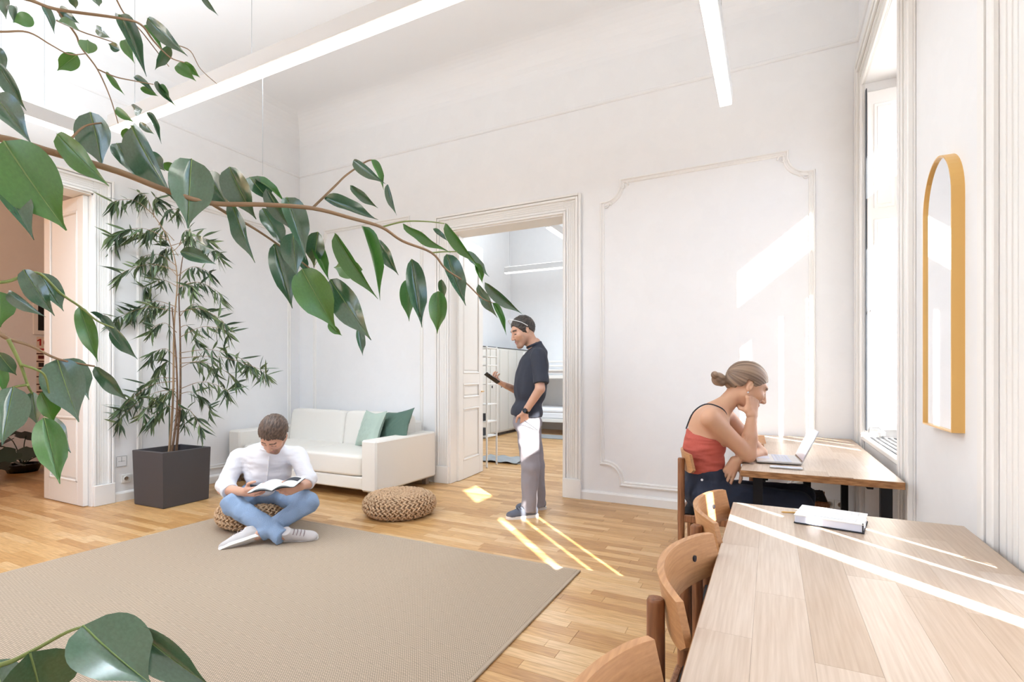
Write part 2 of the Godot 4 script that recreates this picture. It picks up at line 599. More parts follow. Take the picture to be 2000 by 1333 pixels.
func window_unit(called: String, z0: float, which: int) -> void:
	# z0 is the far jamb; the casements stand 0.26 m inside the reveal
	var w := struct_node(called)
	var x := 0.90
	var z1 := z0 + 1.27
	var y0 := 0.80
	var y1 := 3.50
	var bar := func(nm: String, za: float, zb: float, ya: float, yb: float, dx := 0.0) -> void:
		part(w, nm, box_mesh(Vector3(0.07, yb - ya, zb - za), 0.006, Vector3(x + dx, (ya + yb) / 2, (za + zb) / 2)), mats.trim)
	# fixed frame
	bar.call("frame", z0, z0 + 0.05, y0, y1)
	bar.call("frame", z1 - 0.05, z1, y0, y1)
	bar.call("frame", z0 + 0.05, z1 - 0.05, y1 - 0.06, y1)
	bar.call("frame", z0 + 0.05, z1 - 0.05, y0, y0 + 0.06)
	# mullion and transom
	bar.call("mullion", z0 + 0.53, z0 + 0.69, y0 + 0.06, 2.66)
	bar.call("transom", z0 + 0.05, z1 - 0.05, 2.66, 2.79)
	# two casements with wide stiles and one glazing bar each
	for s in [[z0 + 0.05, z0 + 0.53], [z0 + 0.69, z1 - 0.05]]:
		bar.call("casement_rail", s[0], s[1], 2.46, 2.63, 0.012)
		bar.call("casement_rail", s[0], s[1], y0 + 0.06, y0 + 0.15, 0.012)
		var a: float = s[0] + 0.294 if s[0] < z0 + 0.3 else s[0] + 0.145
		bar.call("casement_stile", a, a + 0.116, y0 + 0.15, 2.46, 0.012)
		var pane := part(w, "pane", box_mesh(Vector3(0.005, 1.46, s[1] - s[0]), 0.0, Vector3(x + 0.012, y0 + 0.15 + 0.73, (s[0] + s[1]) / 2)), mats.glass)
		pane.set_meta("label", "clear window pane")
	part(w, "pane", box_mesh(Vector3(0.005, 0.65, 1.17), 0.0, Vector3(x, 3.115, (z0 + z1) / 2)), mats.glass)
	# inner sill with a convector grille, only on this room's windows
	if z0 < -6.0:
		return
	var sill := MB.new()
	sill.cbox(Vector3(0.76, 0.79, (z0 + z1) / 2), Vector3(0.28, 0.03, 1.27), 0.004)
	part(w, "sill", sill.done(), mats.trim)
	for q in 5:
		part(w, "grille_slot", box_mesh(Vector3(0.016, 0.006, 1.10), 0.001, Vector3(0.665 + q * 0.036, 0.807, (z0 + z1) / 2 + 0.02)), mats.grille)
	# a folded inner shutter leaf lies against the far reveal, with raised fields and a knob
	var sh := part(w, "shutter", box_mesh(Vector3(0.21, 2.56, 0.028), 0.004, Vector3(0.755, 0.86 + 1.28, z0 + 0.022)), mats.trim)
	for f in [[0.95, 1.55], [1.63, 2.45], [2.53, 3.32]]:
		var fl := MB.new()
		fl.cbox(Vector3(0.755, (f[0] + f[1]) / 2, z0 + 0.038), Vector3(0.13, f[1] - f[0], 0.012), 0.005)
		fl.cbox(Vector3(0.755, (f[0] + f[1]) / 2, z0 + 0.043), Vector3(0.09, f[1] - f[0] - 0.05, 0.010), 0.004)
		part(sh, "panel", fl.done(), mats.trim)
	var kb := MB.new()
	kb.tube(PackedVector3Array([Vector3(0.675, 1.76, z0 + 0.036), Vector3(0.675, 1.76, z0 + 0.052), Vector3(0.675, 1.76, z0 + 0.06)]), [0.006, 0.012, 0.006], 10)
	part(sh, "knob", kb.done(), mats.silver)
	part(w, "shutter_gap", box_mesh(Vector3(0.006, 2.6, 0.03), 0.0, Vector3(0.646, 0.85 + 1.30, z0 + 0.018)), mats.grille)
	# rounded stop block and bent handle at the foot of the shutter
	var st := MB.new()
	st.cbox(Vector3(0.73, 0.835, z0 + 0.08), Vector3(0.05, 0.06, 0.08), 0.018)
	part(w, "stop_block", st.done(), mats.plastic_white)
	part(w, "bent_handle", tube_mesh([Vector3(0.66, 0.83, z0 + 0.05), Vector3(0.66, 0.875, z0 + 0.06), Vector3(0.715, 0.88, z0 + 0.085), Vector3(0.73, 0.86, z0 + 0.10)], 0.005, 8), mats.wire)

# ------------------------------------------------------------------ doors
func door_leaf(called: String, at: Vector3, turn: float, w: float, h: float) -> Node3D:
	# a panelled leaf running from its hinge along local +x, face towards local +z
	var d := struct_node(called, at, turn)
	var th := 0.042
	for x in [0.055, w - 0.055]:
		part(d, "stile", box_mesh(Vector3(0.11, h, th), 0.003, Vector3(x, h / 2, 0)), mats.door_paint)
	var rails := [[0.0, 0.22], [0.86, 0.98], [1.16, 1.28], [h - 0.13, h]]
	for r in rails:
		part(d, "rail", box_mesh(Vector3(w - 0.22, r[1] - r[0], th), 0.003, Vector3(w / 2, (r[0] + r[1]) / 2, 0)), mats.door_paint)
	for k in 3:
		var ya: float = rails[k][1]
		var yb: float = rails[k + 1][0]
		var mb := MB.new()
		mb.cbox(Vector3(w / 2, (ya + yb) / 2, 0), Vector3(w - 0.22, yb - ya, 0.016), 0.0)
		for s in [-1.0, 1.0]:
			mb.cbox(Vector3(w / 2, (ya + yb) / 2, s * 0.010), Vector3(w - 0.30, yb - ya - 0.08, 0.012), 0.006)
			for e in [[w / 2, ya + 0.012, w - 0.22, 0.024], [w / 2, yb - 0.012, w - 0.22, 0.024], [0.122, (ya + yb) / 2, 0.024, yb - ya], [w - 0.122, (ya + yb) / 2, 0.024, yb - ya]]:
				mb.cbox(Vector3(e[0], e[1], s * 0.016), Vector3(e[2], e[3], 0.018), 0.006)
		part(d, "panel", mb.done(), mats.door_paint)
	var kb := MB.new()
	for s in [-1.0, 1.0]:
		kb.tube(PackedVector3Array([Vector3(w - 0.05, 1.05, s * 0.02), Vector3(w - 0.05, 1.05, s * 0.055), Vector3(w - 0.13, 1.05, s * 0.06)]), [0.008], 8)
	part(d, "handle", kb.done(), mats.brass)
	return d

func casing_set(called: String, axis: int, at: float, out: float, a0: float, a1: float, top: float, w: float, plinth: float, cols := 2) -> void:
	# a fluted door or window casing; axis as for walls; 'out' is the sign towards the room; a0..a1 the opening
	var s := struct_node(called)
	var put := func(nm: String, ca: float, cb: float, ya: float, yb: float, dep: float, base := 0.0, bev := 0.004) -> void:
		var mid := at + out * (base + dep / 2)
		if axis == 0:
			part(s, nm, box_mesh(Vector3(dep, yb - ya, cb - ca), bev, Vector3(mid, (ya + yb) / 2, (ca + cb) / 2)), mats.trim)
		else:
			part(s, nm, box_mesh(Vector3(cb - ca, yb - ya, dep), bev, Vector3((ca + cb) / 2, (ya + yb) / 2, mid)), mats.trim)
	var ribs := [[0.0, 0.13, 0.028], [0.16, 0.27, 0.022], [0.33, 0.40, 0.016], [0.44, 0.51, 0.016], [0.55, 0.62, 0.016], [0.70, 0.84, 0.030], [0.87, 1.0, 0.036]]
	for side in 2:
		if cols == 1 and side == 1:
			continue
		var e: float = a0 if side == 0 else a1
		var sg := -1.0 if side == 0 else 1.0
		var lo := minf(e, e + sg * w)
		put.call("casing_board", lo, lo + w, plinth, top + w, 0.012)
		for r in ribs:
			var p: float = e + sg * w * r[0]
			var q: float = e + sg * w * r[1]
			put.call("casing_rib", minf(p, q), maxf(p, q), plinth, top + w * r[1], r[2] - 0.011, 0.011)
		if plinth > 0.0:
			put.call("plinth", lo - 0.004, lo + w + 0.004, 0.0, plinth, 0.044)
	put.call("casing_board", a0, a1, top, top + w, 0.012)
	for r in ribs:
		put.call("casing_rib", a0 - w * r[0], a1 + w * r[0], top + w * r[0], top + w * r[1], r[2] - 0.0112, 0.011)

func build_doors() -> void:
	# doorway in the back wall, both leaves folded back into the next room
	door_leaf("door_1", Vector3(-3.335, 0.004, ZB - 0.13), PI / 2 + 0.10, 0.69, 2.93)
	door_leaf("door_2", Vector3(-1.955, 0.004, ZB - 0.15), PI / 2 - 0.05, 0.69, 2.93)
	casing_set("trim_1", 2, ZB, 1.0, -3.36, -1.93, 2.95, 0.19, 0.2)
	# doorway in the left wall, its leaf folded into the side room
	door_leaf("door_3", Vector3(XL - 0.05, 0.004, -2.555), PI, 0.78, 3.0)
	casing_set("trim_2", 0, XL, 1.0, -2.59, -1.0, 3.02, 0.17, 0.2)
	# linings of both openings
	var mb := MB.new()
	mb.span(Vector3(-3.36, 0, ZB - 0.27), Vector3(-3.345, 2.95, ZB + 0.005), 0.0)
	mb.span(Vector3(-1.945, 0, ZB - 0.27), Vector3(-1.93, 2.95, ZB + 0.005), 0.0)
	mb.span(Vector3(-3.36, 2.935, ZB - 0.27), Vector3(-1.93, 2.95, ZB + 0.005), 0.0)
	struct("trim_3", mb.done(), mats.trim)
	mb = MB.new()
	mb.span(Vector3(XL - 0.25, 0, -2.59), Vector3(XL + 0.005, 3.02, -2.578), 0.0)
	mb.span(Vector3(XL - 0.25, 3.008, -2.59), Vector3(XL + 0.005, 3.02, -1.0), 0.0)
	mb.span(Vector3(XL - 0.25, 0, -1.012), Vector3(XL + 0.005, 3.02, -1.0), 0.0)
	struct("trim_4", mb.done(), mats.trim)
	# window surrounds
	casing_set("trim_5", 0, XR, -1.0, -4.72, -3.45, 3.5, 0.29, 0.0)
	casing_set("trim_6", 0, XR, -1.0, -1.82, -0.55, 3.5, 0.38, 0.0)
	casing_set("trim_7", 0, XR, -1.0, 2.9, 4.17, 3.5, 0.38, 0.0)

# ------------------------------------------------------------------ skirting, rails, cove and wall panels
func strip(called: String, prof: PackedVector2Array, from: Vector3, to: Vector3, inward: Vector3, m: Material) -> void:
	# profile x: away from the wall, y: up
	var mb := MB.new()
	var d := (to - from)
	var xf := Transform3D(Basis(inward, Vector3.UP, d.normalized()), from)
	mb.extrude(prof, d.length(), xf)
	struct(called, mb.done(), m)

func build_trim() -> void:
	var base := PackedVector2Array([Vector2(0, 0), Vector2(0.022, 0), Vector2(0.022, 0.075), Vector2(0.016, 0.085), Vector2(0.010, 0.092), Vector2(0, 0.095)])
	strip("baseboard_back", base, Vector3(-1.736, 0, ZB), Vector3(XR, 0, ZB), Vector3(0, 0, 1), mats.trim)
	strip("baseboard_back_corner", base, Vector3(XL, 0, ZB), Vector3(-3.555, 0, ZB), Vector3(0, 0, 1), mats.trim)
	strip("baseboard_left", base, Vector3(XL, 0, ZB), Vector3(XL, 0, -2.765), Vector3(1, 0, 0), mats.trim)
	strip("baseboard_left_front", base, Vector3(XL, 0, -0.826), Vector3(XL, 0, 4.5), Vector3(1, 0, 0), mats.trim)
	strip("baseboard_right", base, Vector3(XR, 0, 4.5), Vector3(XR, 0, ZB), Vector3(-1, 0, 0), mats.trim)
	var rail := PackedVector2Array([Vector2(0, 0), Vector2(0.012, 0.004), Vector2(0.020, 0.016), Vector2(0.020, 0.026), Vector2(0.010, 0.034), Vector2(0.012, 0.046), Vector2(0, 0.05)])
	strip("trim_8", rail, Vector3(XL, 4.0, ZB), Vector3(XR, 4.0, ZB), Vector3(0, 0, 1), mats.wall)
	strip("trim_9", rail, Vector3(XL, 4.0, ZB), Vector3(XL, 4.0, 4.5), Vector3(1, 0, 0), mats.wall)
	strip("trim_10", rail, Vector3(XR, 4.0, 4.5), Vector3(XR, 4.0, ZB), Vector3(-1, 0, 0), mats.wall)
	var cove := PackedVector2Array([Vector2(0, 0)])
	for k in 11:
		var a := PI / 2 * k / 10
		cove.append(Vector2(0.32 - 0.32 * cos(a), 0.32 * sin(a)))
	cove.append(Vector2(0, 0.32))
	strip("trim_11", cove, Vector3(XL, CEIL - 0.32, ZB), Vector3(XR, CEIL - 0.32, ZB), Vector3(0, 0, 1), mats.ceiling)
	strip("trim_12", cove, Vector3(XL, CEIL - 0.32, ZB), Vector3(XL, CEIL - 0.32, 4.5), Vector3(1, 0, 0), mats.ceiling)
	strip("trim_13", cove, Vector3(XR, CEIL - 0.32, 4.5), Vector3(XR, CEIL - 0.32, ZB), Vector3(-1, 0, 0), mats.ceiling)
	# moulded wall panels with scooped corners
	panel_mould("trim_14", 2, ZB, -1.52, 0.31, 0.19, 3.19, 0.17, true)
	panel_mould("trim_15", 2, ZB, -5.55, -3.76, 0.19, 3.19, 0.17, false)
	panel_mould("trim_16", 0, XL, -4.85, -3.0, 0.19, 3.19, 0.17, false)

func panel_mould(called: String, axis: int, at: float, a0: float, a1: float, y0: float, y1: float, r: float, scrolls: bool) -> void:
	var path := PackedVector2Array()
	# scooped corners: straight run, a small step inwards, then a concave quarter circle
	for cr in [[a0, y0, 1, 1], [a1, y0, -1, 1], [a1, y1, -1, -1], [a0, y1, 1, -1]]:
		var pts := []
		for k in 9:
			var w := PI / 2 * k / 8
			pts.append(Vector2(cr[0] + cr[2] * (0.03 + r * sin(w)), cr[1] + cr[3] * (0.03 + r * cos(w))))
		pts.push_front(Vector2(cr[0], cr[1] + cr[3] * (0.03 + r)))
		pts.append(Vector2(cr[0] + cr[2] * (0.03 + r), cr[1]))
		if cr[2] * cr[3] < 0:
			pts.reverse()
		for p in pts:
			path.append(p)
	var mb := MB.new()
	var m := path.size()
	var prof := [[-0.026, 0.0], [-0.022, 0.010], [-0.012, 0.013], [-0.006, 0.006], [0.004, 0.008], [0.010, 0.020], [0.020, 0.018], [0.026, 0.0]]
	var place := func(k: int, j: int) -> Vector3:
		var p := path[k]
		var d0 := (p - path[(k - 1 + m) % m]).normalized()
		var d1 := (path[(k + 1) % m] - p).normalized()
		var d := (d0 + d1).normalized()
		var side := Vector2(-d.y, d.x) / maxf(0.5, sqrt((1.0 + d0.dot(d1)) / 2.0))
		var q: Vector2 = p - side * prof[j][0]
		return Vector3(at + prof[j][1], q.y, q.x) if axis == 0 else Vector3(q.x, q.y, at + prof[j][1])
	for k in m:
		var k1 := (k + 1) % m
		for j in prof.size() - 1:
			var a: Vector3 = place.call(k, j)
			var b: Vector3 = place.call(k1, j)
			var c: Vector3 = place.call(k1, j + 1)
			var d: Vector3 = place.call(k, j + 1)
			var inside := (a + b + c + d) / 4.0
			if axis == 0:
				inside.x = at - 0.02
			else:
				inside.z = at - 0.02
			mb.quad_out(a, b, c, d, inside)
	var o := struct(called, mb.done(), mats.trim)
	if scrolls:
		for cr in [[a0, y1, 1, -1], [a1, y1, -1, -1]]:
			for e in 2:
				var sc := MB.new()
				var pts := PackedVector3Array()
				var rad := []
				for k in 15:
					var w := TAU * 1.1 * k / 14
					var rr := 0.045 * (1.0 - 0.75 * k / 14.0)
					var cx: float = cr[0] + cr[2] * (0.05 if e == 0 else r + 0.05)
					var cy: float = cr[1] + cr[3] * (r + 0.05 if e == 0 else 0.05)
					pts.append(Vector3(cx + rr * cos(w) * cr[2], cy + rr * sin(w), at + 0.008))
					rad.append(0.009 * (1.0 - 0.5 * k / 14.0))
				sc.tube(pts, rad, 6)
				part(o, "scroll", sc.done(), mats.trim)

# ------------------------------------------------------------------ floor of oak strips
func build_floor() -> void:
	var mb := MB.new()
	mb.span(Vector3(-9.6, -0.12, -11.2), Vector3(XR + 0.73, -0.012, 4.75))
	var fl := struct("floor", mb.done(), mats.subfloor)
	var w := 0.072
	var length := 0.52
	var unit := []
	for k in 6:
		unit.append(box_mesh(Vector3(1, 0.012, w - 0.0012), 0.0007, Vector3(0, -0.006, 0)))
	var all := []
	var rest := []
	for k in 6:
		rest.append(MB.new())
	var z := -11.0 + w / 2
	while z < 4.5:
		var x0 := -9.3 - rng.randf() * length
		while x0 < XR + 0.2:
			var a := maxf(x0, -9.3)
			var b := minf(x0 + length, XR + 0.2)
			x0 += length
			if b - a < 0.02:
				continue
			# strips lie inside rooms and doorways only
			if z < ZB - 0.27 and a < -5.6:
				continue
			var cx := (a + b) / 2
			var p := to_px(Vector3(cx, 0, z))
			var seen := p.z > 0.5 and p.x > -40 and p.x < 1500 and p.y < 1360 and not (cx > -4.3 and cx < -1.2 and z > -3.05) and z > ZB - 1.5 and cx > -6.2
			all.append([a, b, z, rng.randi() % 6, p.z if seen else 99.0])
		z += w
	all.sort_custom(func(p, q): return p[4] < q[4])
	for k in all.size():
		var s: Array = all[k]
		if k < 300 and s[4] < 90.0:
			part(fl, "plank", unit[s[3]], mats["board%d" % s[3]], Transform3D(Basis.from_scale(Vector3(s[1] - s[0] - 0.0012, 1, 1)), Vector3((s[0] + s[1]) / 2, 0, s[2])))
		else:
			rest[s[3]].cbox(Vector3((s[0] + s[1]) / 2, -0.006, s[2]), Vector3(s[1] - s[0] - 0.0012, 0.012, w - 0.0012), 0.0)
	for k in 6:
		part(fl, "planks", rest[k].done(), mats["board%d" % k]).set_meta("kind", "stuff")

# ------------------------------------------------------------------ the dormitory beyond the doorway
func build_back_room() -> void:
	var z0 := ZB - 0.27
	var mb := MB.new()
	mb.span(Vector3(-5.85, -0.02, -11.2), Vector3(-5.6, CEIL, z0))
	struct("wall_dormitory_left", mb.done(), mats.wall)
	mb = MB.new()
	mb.span(Vector3(-5.6, -0.02, -11.2), Vector3(XR, CEIL, -11.0))
	struct("wall_dormitory_back", mb.done(), mats.wall)
	mb = MB.new()
	mb.span(Vector3(-5.85, CEIL, -11.2), Vector3(1.37, CEIL + 0.2, z0))
	struct("ceiling_dormitory", mb.done(), mats.ceiling)
	# row of tall lockers along the left wall
	for k in 6:
		var z := -10.79 + k * 0.40
		var lk := thing("locker", ["tall beige steel locker beside the bunk bed, in the corner", "tall beige steel locker second from the dormitory corner", "tall beige steel locker third from the dormitory corner", "tall beige steel locker fourth from the dormitory corner", "tall beige steel locker fifth from the dormitory corner", "tall beige steel locker at the doorway end of its row"][k], "locker", Vector3(-5.3, 0, z), 0.0, "lockers in the dormitory")
		part(lk, "body", box_mesh(Vector3(0.5, 1.76, 0.396), 0.004, Vector3(0, 0.94, 0)), mats.locker)
		part(lk, "base", box_mesh(Vector3(0.46, 0.06, 0.38), 0.002, Vector3(0, 0.03, 0)), mats.plastic_dark)
		var dr := part(lk, "door", box_mesh(Vector3(0.016, 1.70, 0.372), 0.003, Vector3(0.257, 0.94, 0)), mats.locker)
		part(dr, "lock", box_mesh(Vector3(0.016, 0.05, 0.03), 0.003, Vector3(0.27, 1.02, 0.13)), mats.plastic_dark)
		part(lk, "top_edge", box_mesh(Vector3(0.52, 0.014, 0.398), 0.002, Vector3(0.0, 1.827, 0)), mats.plastic_dark)
	# white bunk bed against the far wall
	var bd := thing("bunk_bed", "white metal bunk bed with white bedding by the dormitory's far wall", "bed", Vector3(-3.75, 0, -10.45))
	for sx in [-1.0, 1.0]:
		for sz in [-0.45, 0.45]:
			part(bd, "post", box_mesh(Vector3(0.05, 1.75, 0.05), 0.004, Vector3(sx, 0.875, sz)), mats.plastic_white)
	for y in [0.30, 1.22]:
		for sz in [-0.45, 0.45]:
			part(bd, "side_rail", box_mesh(Vector3(1.95, 0.07, 0.03), 0.004, Vector3(0, y, sz)), mats.plastic_white)
		part(bd, "slat_base", box_mesh(Vector3(1.95, 0.02, 0.88), 0.0, Vector3(0, y + 0.02, 0)), mats.plastic_white)
		part(bd, "mattress", box_mesh(Vector3(1.9, 0.14, 0.84), 0.03, Vector3(0, y + 0.10, 0)), mats.bedding)
	for y in [1.36, 1.45, 1.54]:
		part(bd, "guard_rail", box_mesh(Vector3(1.95, 0.035, 0.025), 0.004, Vector3(0, y, 0.45)), mats.plastic_white)
	var dv := MB.new()
	dv.cbox(Vector3(0, 0.50, 0), Vector3(1.8, 0.13, 0.84), 0.05)
	dv.cbox(Vector3(0.55, 0.55, 0.0), Vector3(0.6, 0.12, 0.7), 0.05)
	part(bd, "duvet", dv.done(), mats.bedding)
	# rugs
	mb = MB.new()
	mb.cbox(Vector3(0, 0.008, 0), Vector3(1.3, 0.014, 0.55), 0.004)
	solo("bedside_rug", "small grey rug on the floor before the bunk bed", "rug", mb.done(), mats.grey_rug, Vector3(-3.95, 0.002, -9.62))
	mb = MB.new()
	var f := func(a: int, b: int) -> Vector3:
		return Vector3(-0.35 + 0.7 * a / 14.0, 0.014 + 0.012 * sin(a * 1.3 + b * 0.9) * sin(b * 0.7 + 1.0) + 0.01, 0.25 - 0.5 * b / 9.0)
	mb.sheet(15, 10, f)
	for k in 12:
		mb.cbox(Vector3(0.375, 0.012, -0.23 + k * 0.042), Vector3(0.06, 0.006, 0.008), 0.0)
	solo("rumpled_mat", "rumpled grey fringed mat on the floor under the white rack", "rug", mb.done(), mats.grey_rug, Vector3(-3.55, 0.001, -6.72))
	# white wire rack behind the door leaf
	var rk := thing("wire_rack", "narrow white metal rack standing behind the open door leaf", "rack", Vector3(-3.66, 0, -6.22))
	for sx in [-0.2, 0.2]:
		for sz in [-0.14, 0.14]:
			part(rk, "post", box_mesh(Vector3(0.022, 1.66, 0.022), 0.003, Vector3(sx, 0.83, sz)), mats.plastic_white)
	for y in [0.42, 0.62, 0.86, 1.14, 1.40, 1.52, 1.64]:
		part(rk, "shelf", box_mesh(Vector3(0.42, 0.016, 0.29), 0.003, Vector3(0, y, 0)), mats.plastic_white)
	for q in [[0.05, 0.68, "ink_dark", 0.10], [-0.08, 0.93, "paper", 0.12], [0.07, 0.48, "grille", 0.09]]:
		solo("small_box", ["small dark box on the rack's second shelf", "small pale box on the rack's third shelf", "small slate box on the rack's lowest shelf"][[0.68, 0.93, 0.48].find(q[1])], "box", box_mesh(Vector3(q[3], 0.10, 0.12), 0.004), mats[q[2]], Vector3(-3.66 + q[0], q[1] - 0.001, -6.2), 0.0, "boxes on the rack")

# ------------------------------------------------------------------ the dim room behind the left doorway
func build_side_room() -> void:
	var mb := MB.new()
	mb.span(Vector3(-9.6, -0.02, -5.2), Vector3(-9.3, CEIL, 4.75))
	struct("wall_side_room_left", mb.done(), mats.wall)
	mb = MB.new()
	mb.span(Vector3(-9.3, -0.02, -5.2), Vector3(XL - 0.25, CEIL, -5.0))
	struct("wall_side_room_back", mb.done(), mats.wall)
	wall_with_holes("wall_side_room_front", 2, 4.5, 0.25, -9.3, XL - 0.25, CEIL, [], mats.wall)
	mb = MB.new()
	mb.span(Vector3(-9.6, CEIL, -5.2), Vector3(XL - 0.25, CEIL + 0.2, 4.75))
	struct("ceiling_side_room", mb.done(), mats.wall)
	var base := PackedVector2Array([Vector2(0, 0), Vector2(0.022, 0), Vector2(0.022, 0.13), Vector2(0.010, 0.15), Vector2(0, 0.155)])
	strip("baseboard_side_room", base, Vector3(-9.3, 0, -5.0), Vector3(-9.3, 0, 4.5), Vector3(1, 0, 0), mats.trim)
	# black framed picture and a printed calendar on the far wall
	var pf := thing("picture", "black picture in a pale frame on the side room wall", "picture", Vector3(-9.3, 2.12, -3.62))
	part(pf, "frame", box_mesh(Vector3(0.03, 0.56, 0.44), 0.005, Vector3(0.015, 0, 0)), mats.trim)
	part(pf, "print", box_mesh(Vector3(0.006, 0.44, 0.34), 0.001, Vector3(0.031, 0, 0)), mats.device_black)
	var rows := RandomNumberGenerator.new()
	rows.seed = 4
	var cells := []
	for k in 40:
		cells.append([rows.randf(), rows.randf()])
	var tx := image_of(96, 256, func(x: int, y: int) -> Color:
		var paper := Color(0.93, 0.87, 0.80)
		if y < 66:
			return paper
		var r := (y - 66) / 31
		var yy := (y - 66) % 31
		var q := x / 24
		var xx := x % 24
		if yy < 5:
			return Color(0.30, 0.16, 0.12)
		if xx < 3 or yy > 27:
			return paper
		var t: Array = cells[(r * 4 + q) % 40]
		if absf(xx - 13.0) < 4.0 + 5.0 * t[0] and absf(yy - 16.0) < 5.0 + 4.0 * t[1]:
			return Color(0.40, 0.12, 0.10) if t[0] > 0.7 else Color(0.20, 0.15, 0.14)
		return Color(0.86, 0.79, 0.72))
	var cm := StandardMaterial3D.new()
	cm.albedo_texture = tx
	cm.roughness = 0.8
	mb = MB.new()
	mb.quad(Vector3(0.004, -0.45, 0.19), Vector3(0.004, -0.45, -0.19), Vector3(0.004, 0.45, -0.19), Vector3(0.004, 0.45, 0.19))
	var cal := thing("calendar", "printed calendar with red figures and rows of small pictures on a wall", "calendar", Vector3(-9.295, 1.36, -3.63))
	part(cal, "backing", box_mesh(Vector3(0.006, 0.9, 0.38), 0.001, Vector3(0, 0, 0)), mats.paper)
	part(cal, "printed_sheet", mb.done(), cm)
	var tm := TextMesh.new()
	tm.text = "105"
	tm.font = SystemFont.new()
	(tm.font as SystemFont).font_names = PackedStringArray(["Droid Sans"])
	(tm.font as SystemFont).font_weight = 700
	tm.font_size = 32
	tm.pixel_size = 0.0042
	tm.depth = 0.002
	var red := mat("red_ink", c8(176, 40, 34), 0.7)
	part(cal, "figures", tm, red, Transform3D(Basis(Vector3.UP, PI / 2), Vector3(0.006, 0.37, 0.08)))
	part(cal, "red_line", box_mesh(Vector3(0.003, 0.03, 0.16), 0.0, Vector3(0.005, 0.27, 0.08)), red)
	# large split-leaf plants on the floor
	for q in [[Vector3(-8.75, 0, -3.1), "dark split-leaf plant in a low black bowl on the side room floor", 5], [Vector3(-8.2, 0, -2.45), "dark split-leaf plant in a pot near the doorway", 9]]:
		var pl := thing("split_leaf_plant", q[1], "plant", q[0], 0.0, "plants in the side room")
		var pot := MB.new()
		pot.lathe(PackedVector2Array([Vector2(0.0, 0.0), Vector2(0.15, 0.0), Vector2(0.19, 0.10), Vector2(0.18, 0.105), Vector2(0.17, 0.08), Vector2(0.0, 0.08)]), 20)
		part(pl, "pot", pot.done(), mats.device_black)
		var rr := RandomNumberGenerator.new()
		rr.seed = q[2]
		for k in 9:
			var w := TAU * k / 9.0 + rr.randf() * 0.4
			var reach := 0.22 + rr.randf() * 0.28
			var tip := Vector3(cos(w) * reach, 0.18 + rr.randf() * 0.32, sin(w) * reach)
			part(pl, "stem", tube_mesh(Array(smooth([Vector3(0, 0.08, 0), Vector3(tip.x * 0.4, tip.y * 0.8, tip.z * 0.4), tip], 4)), 0.006, 5), mats.monstera)
			var lf := MB.new()
			var outl := PackedVector2Array()
			for s in 40:
				var a := TAU * s / 40.0
				var rad := 0.13 * (1.0 - 0.28 * maxf(0.0, sin(a * 5.0))) * (1.15 - 0.25 * cos(a))
				outl.append(Vector2(cos(a) * rad, sin(a) * rad))
			lf.extrude(outl, 0.002)
			var bs := Basis(Vector3.UP, -w) * Basis(Vector3.FORWARD, 0.5) * Basis(Vector3.RIGHT, -PI / 2 + 0.3)
			part(pl, "leaf", lf.done(), mats.monstera, Transform3D(bs, tip))

# ------------------------------------------------------------------ suspended light strips
func lamp(label: String, at: Vector3, along_x: bool, length: float, wires: Array, power: float, up: float, drop := CEIL) -> void:
	# at: centre of the glowing face
	var t := thing("linear_lamp", label, "lamp", at, 0.0 if along_x else PI / 2, "hanging light strips")
	var mb := MB.new()
	mb.cbox(Vector3(0, 0.066, 0), Vector3(length, 0.100, 0.090), 0.003)
	part(t, "housing", mb.done(), mats.lamp_body)
	part(t, "diffuser", box_mesh(Vector3(length - 0.01, 0.018, 0.080), 0.004, Vector3(0, 0.008, 0)), mats.led)
	for x in wires:
		var w := MB.new()
		w.tube(PackedVector3Array([Vector3(x, 0.115, 0), Vector3(x, drop - at.y, 0)]), [0.0013], 5, false)
		part(t, "suspension_wire", w.done(), mats.wire)
		part(t, "wire_clamp", box_mesh(Vector3(0.03, 0.012, 0.012), 0.002, Vector3(x, 0.121, 0)), mats.silver)
	var al := AreaLight3D.new()
	al.name = "strip_light"
	al.area_size = Vector2(length - 0.02, 0.075)
	al.light_energy = power
	al.light_color = Color(0.88, 0.945, 1.0)
	al.shadow_enabled = true
	al.position = Vector3(0, -0.004, 0)
	al.rotation.x = -PI / 2
	t.add_child(al)
	al.area_range = 16.0
	part(t, "added_upper_glow", box_mesh(Vector3(length - 0.01, 0.006, 0.070), 0.002, Vector3(0, 0.118, 0)), mats.led)  # added glowing strip on top, goes with the added upward light
	var ul := al.duplicate()  # added light aimed up, brightens ceiling and upper walls
	ul.name = "added_upward_light"
	ul.light_energy = up
	ul.position = Vector3(0, 0.126, 0)
	ul.rotation.x = PI / 2
	t.add_child(ul)

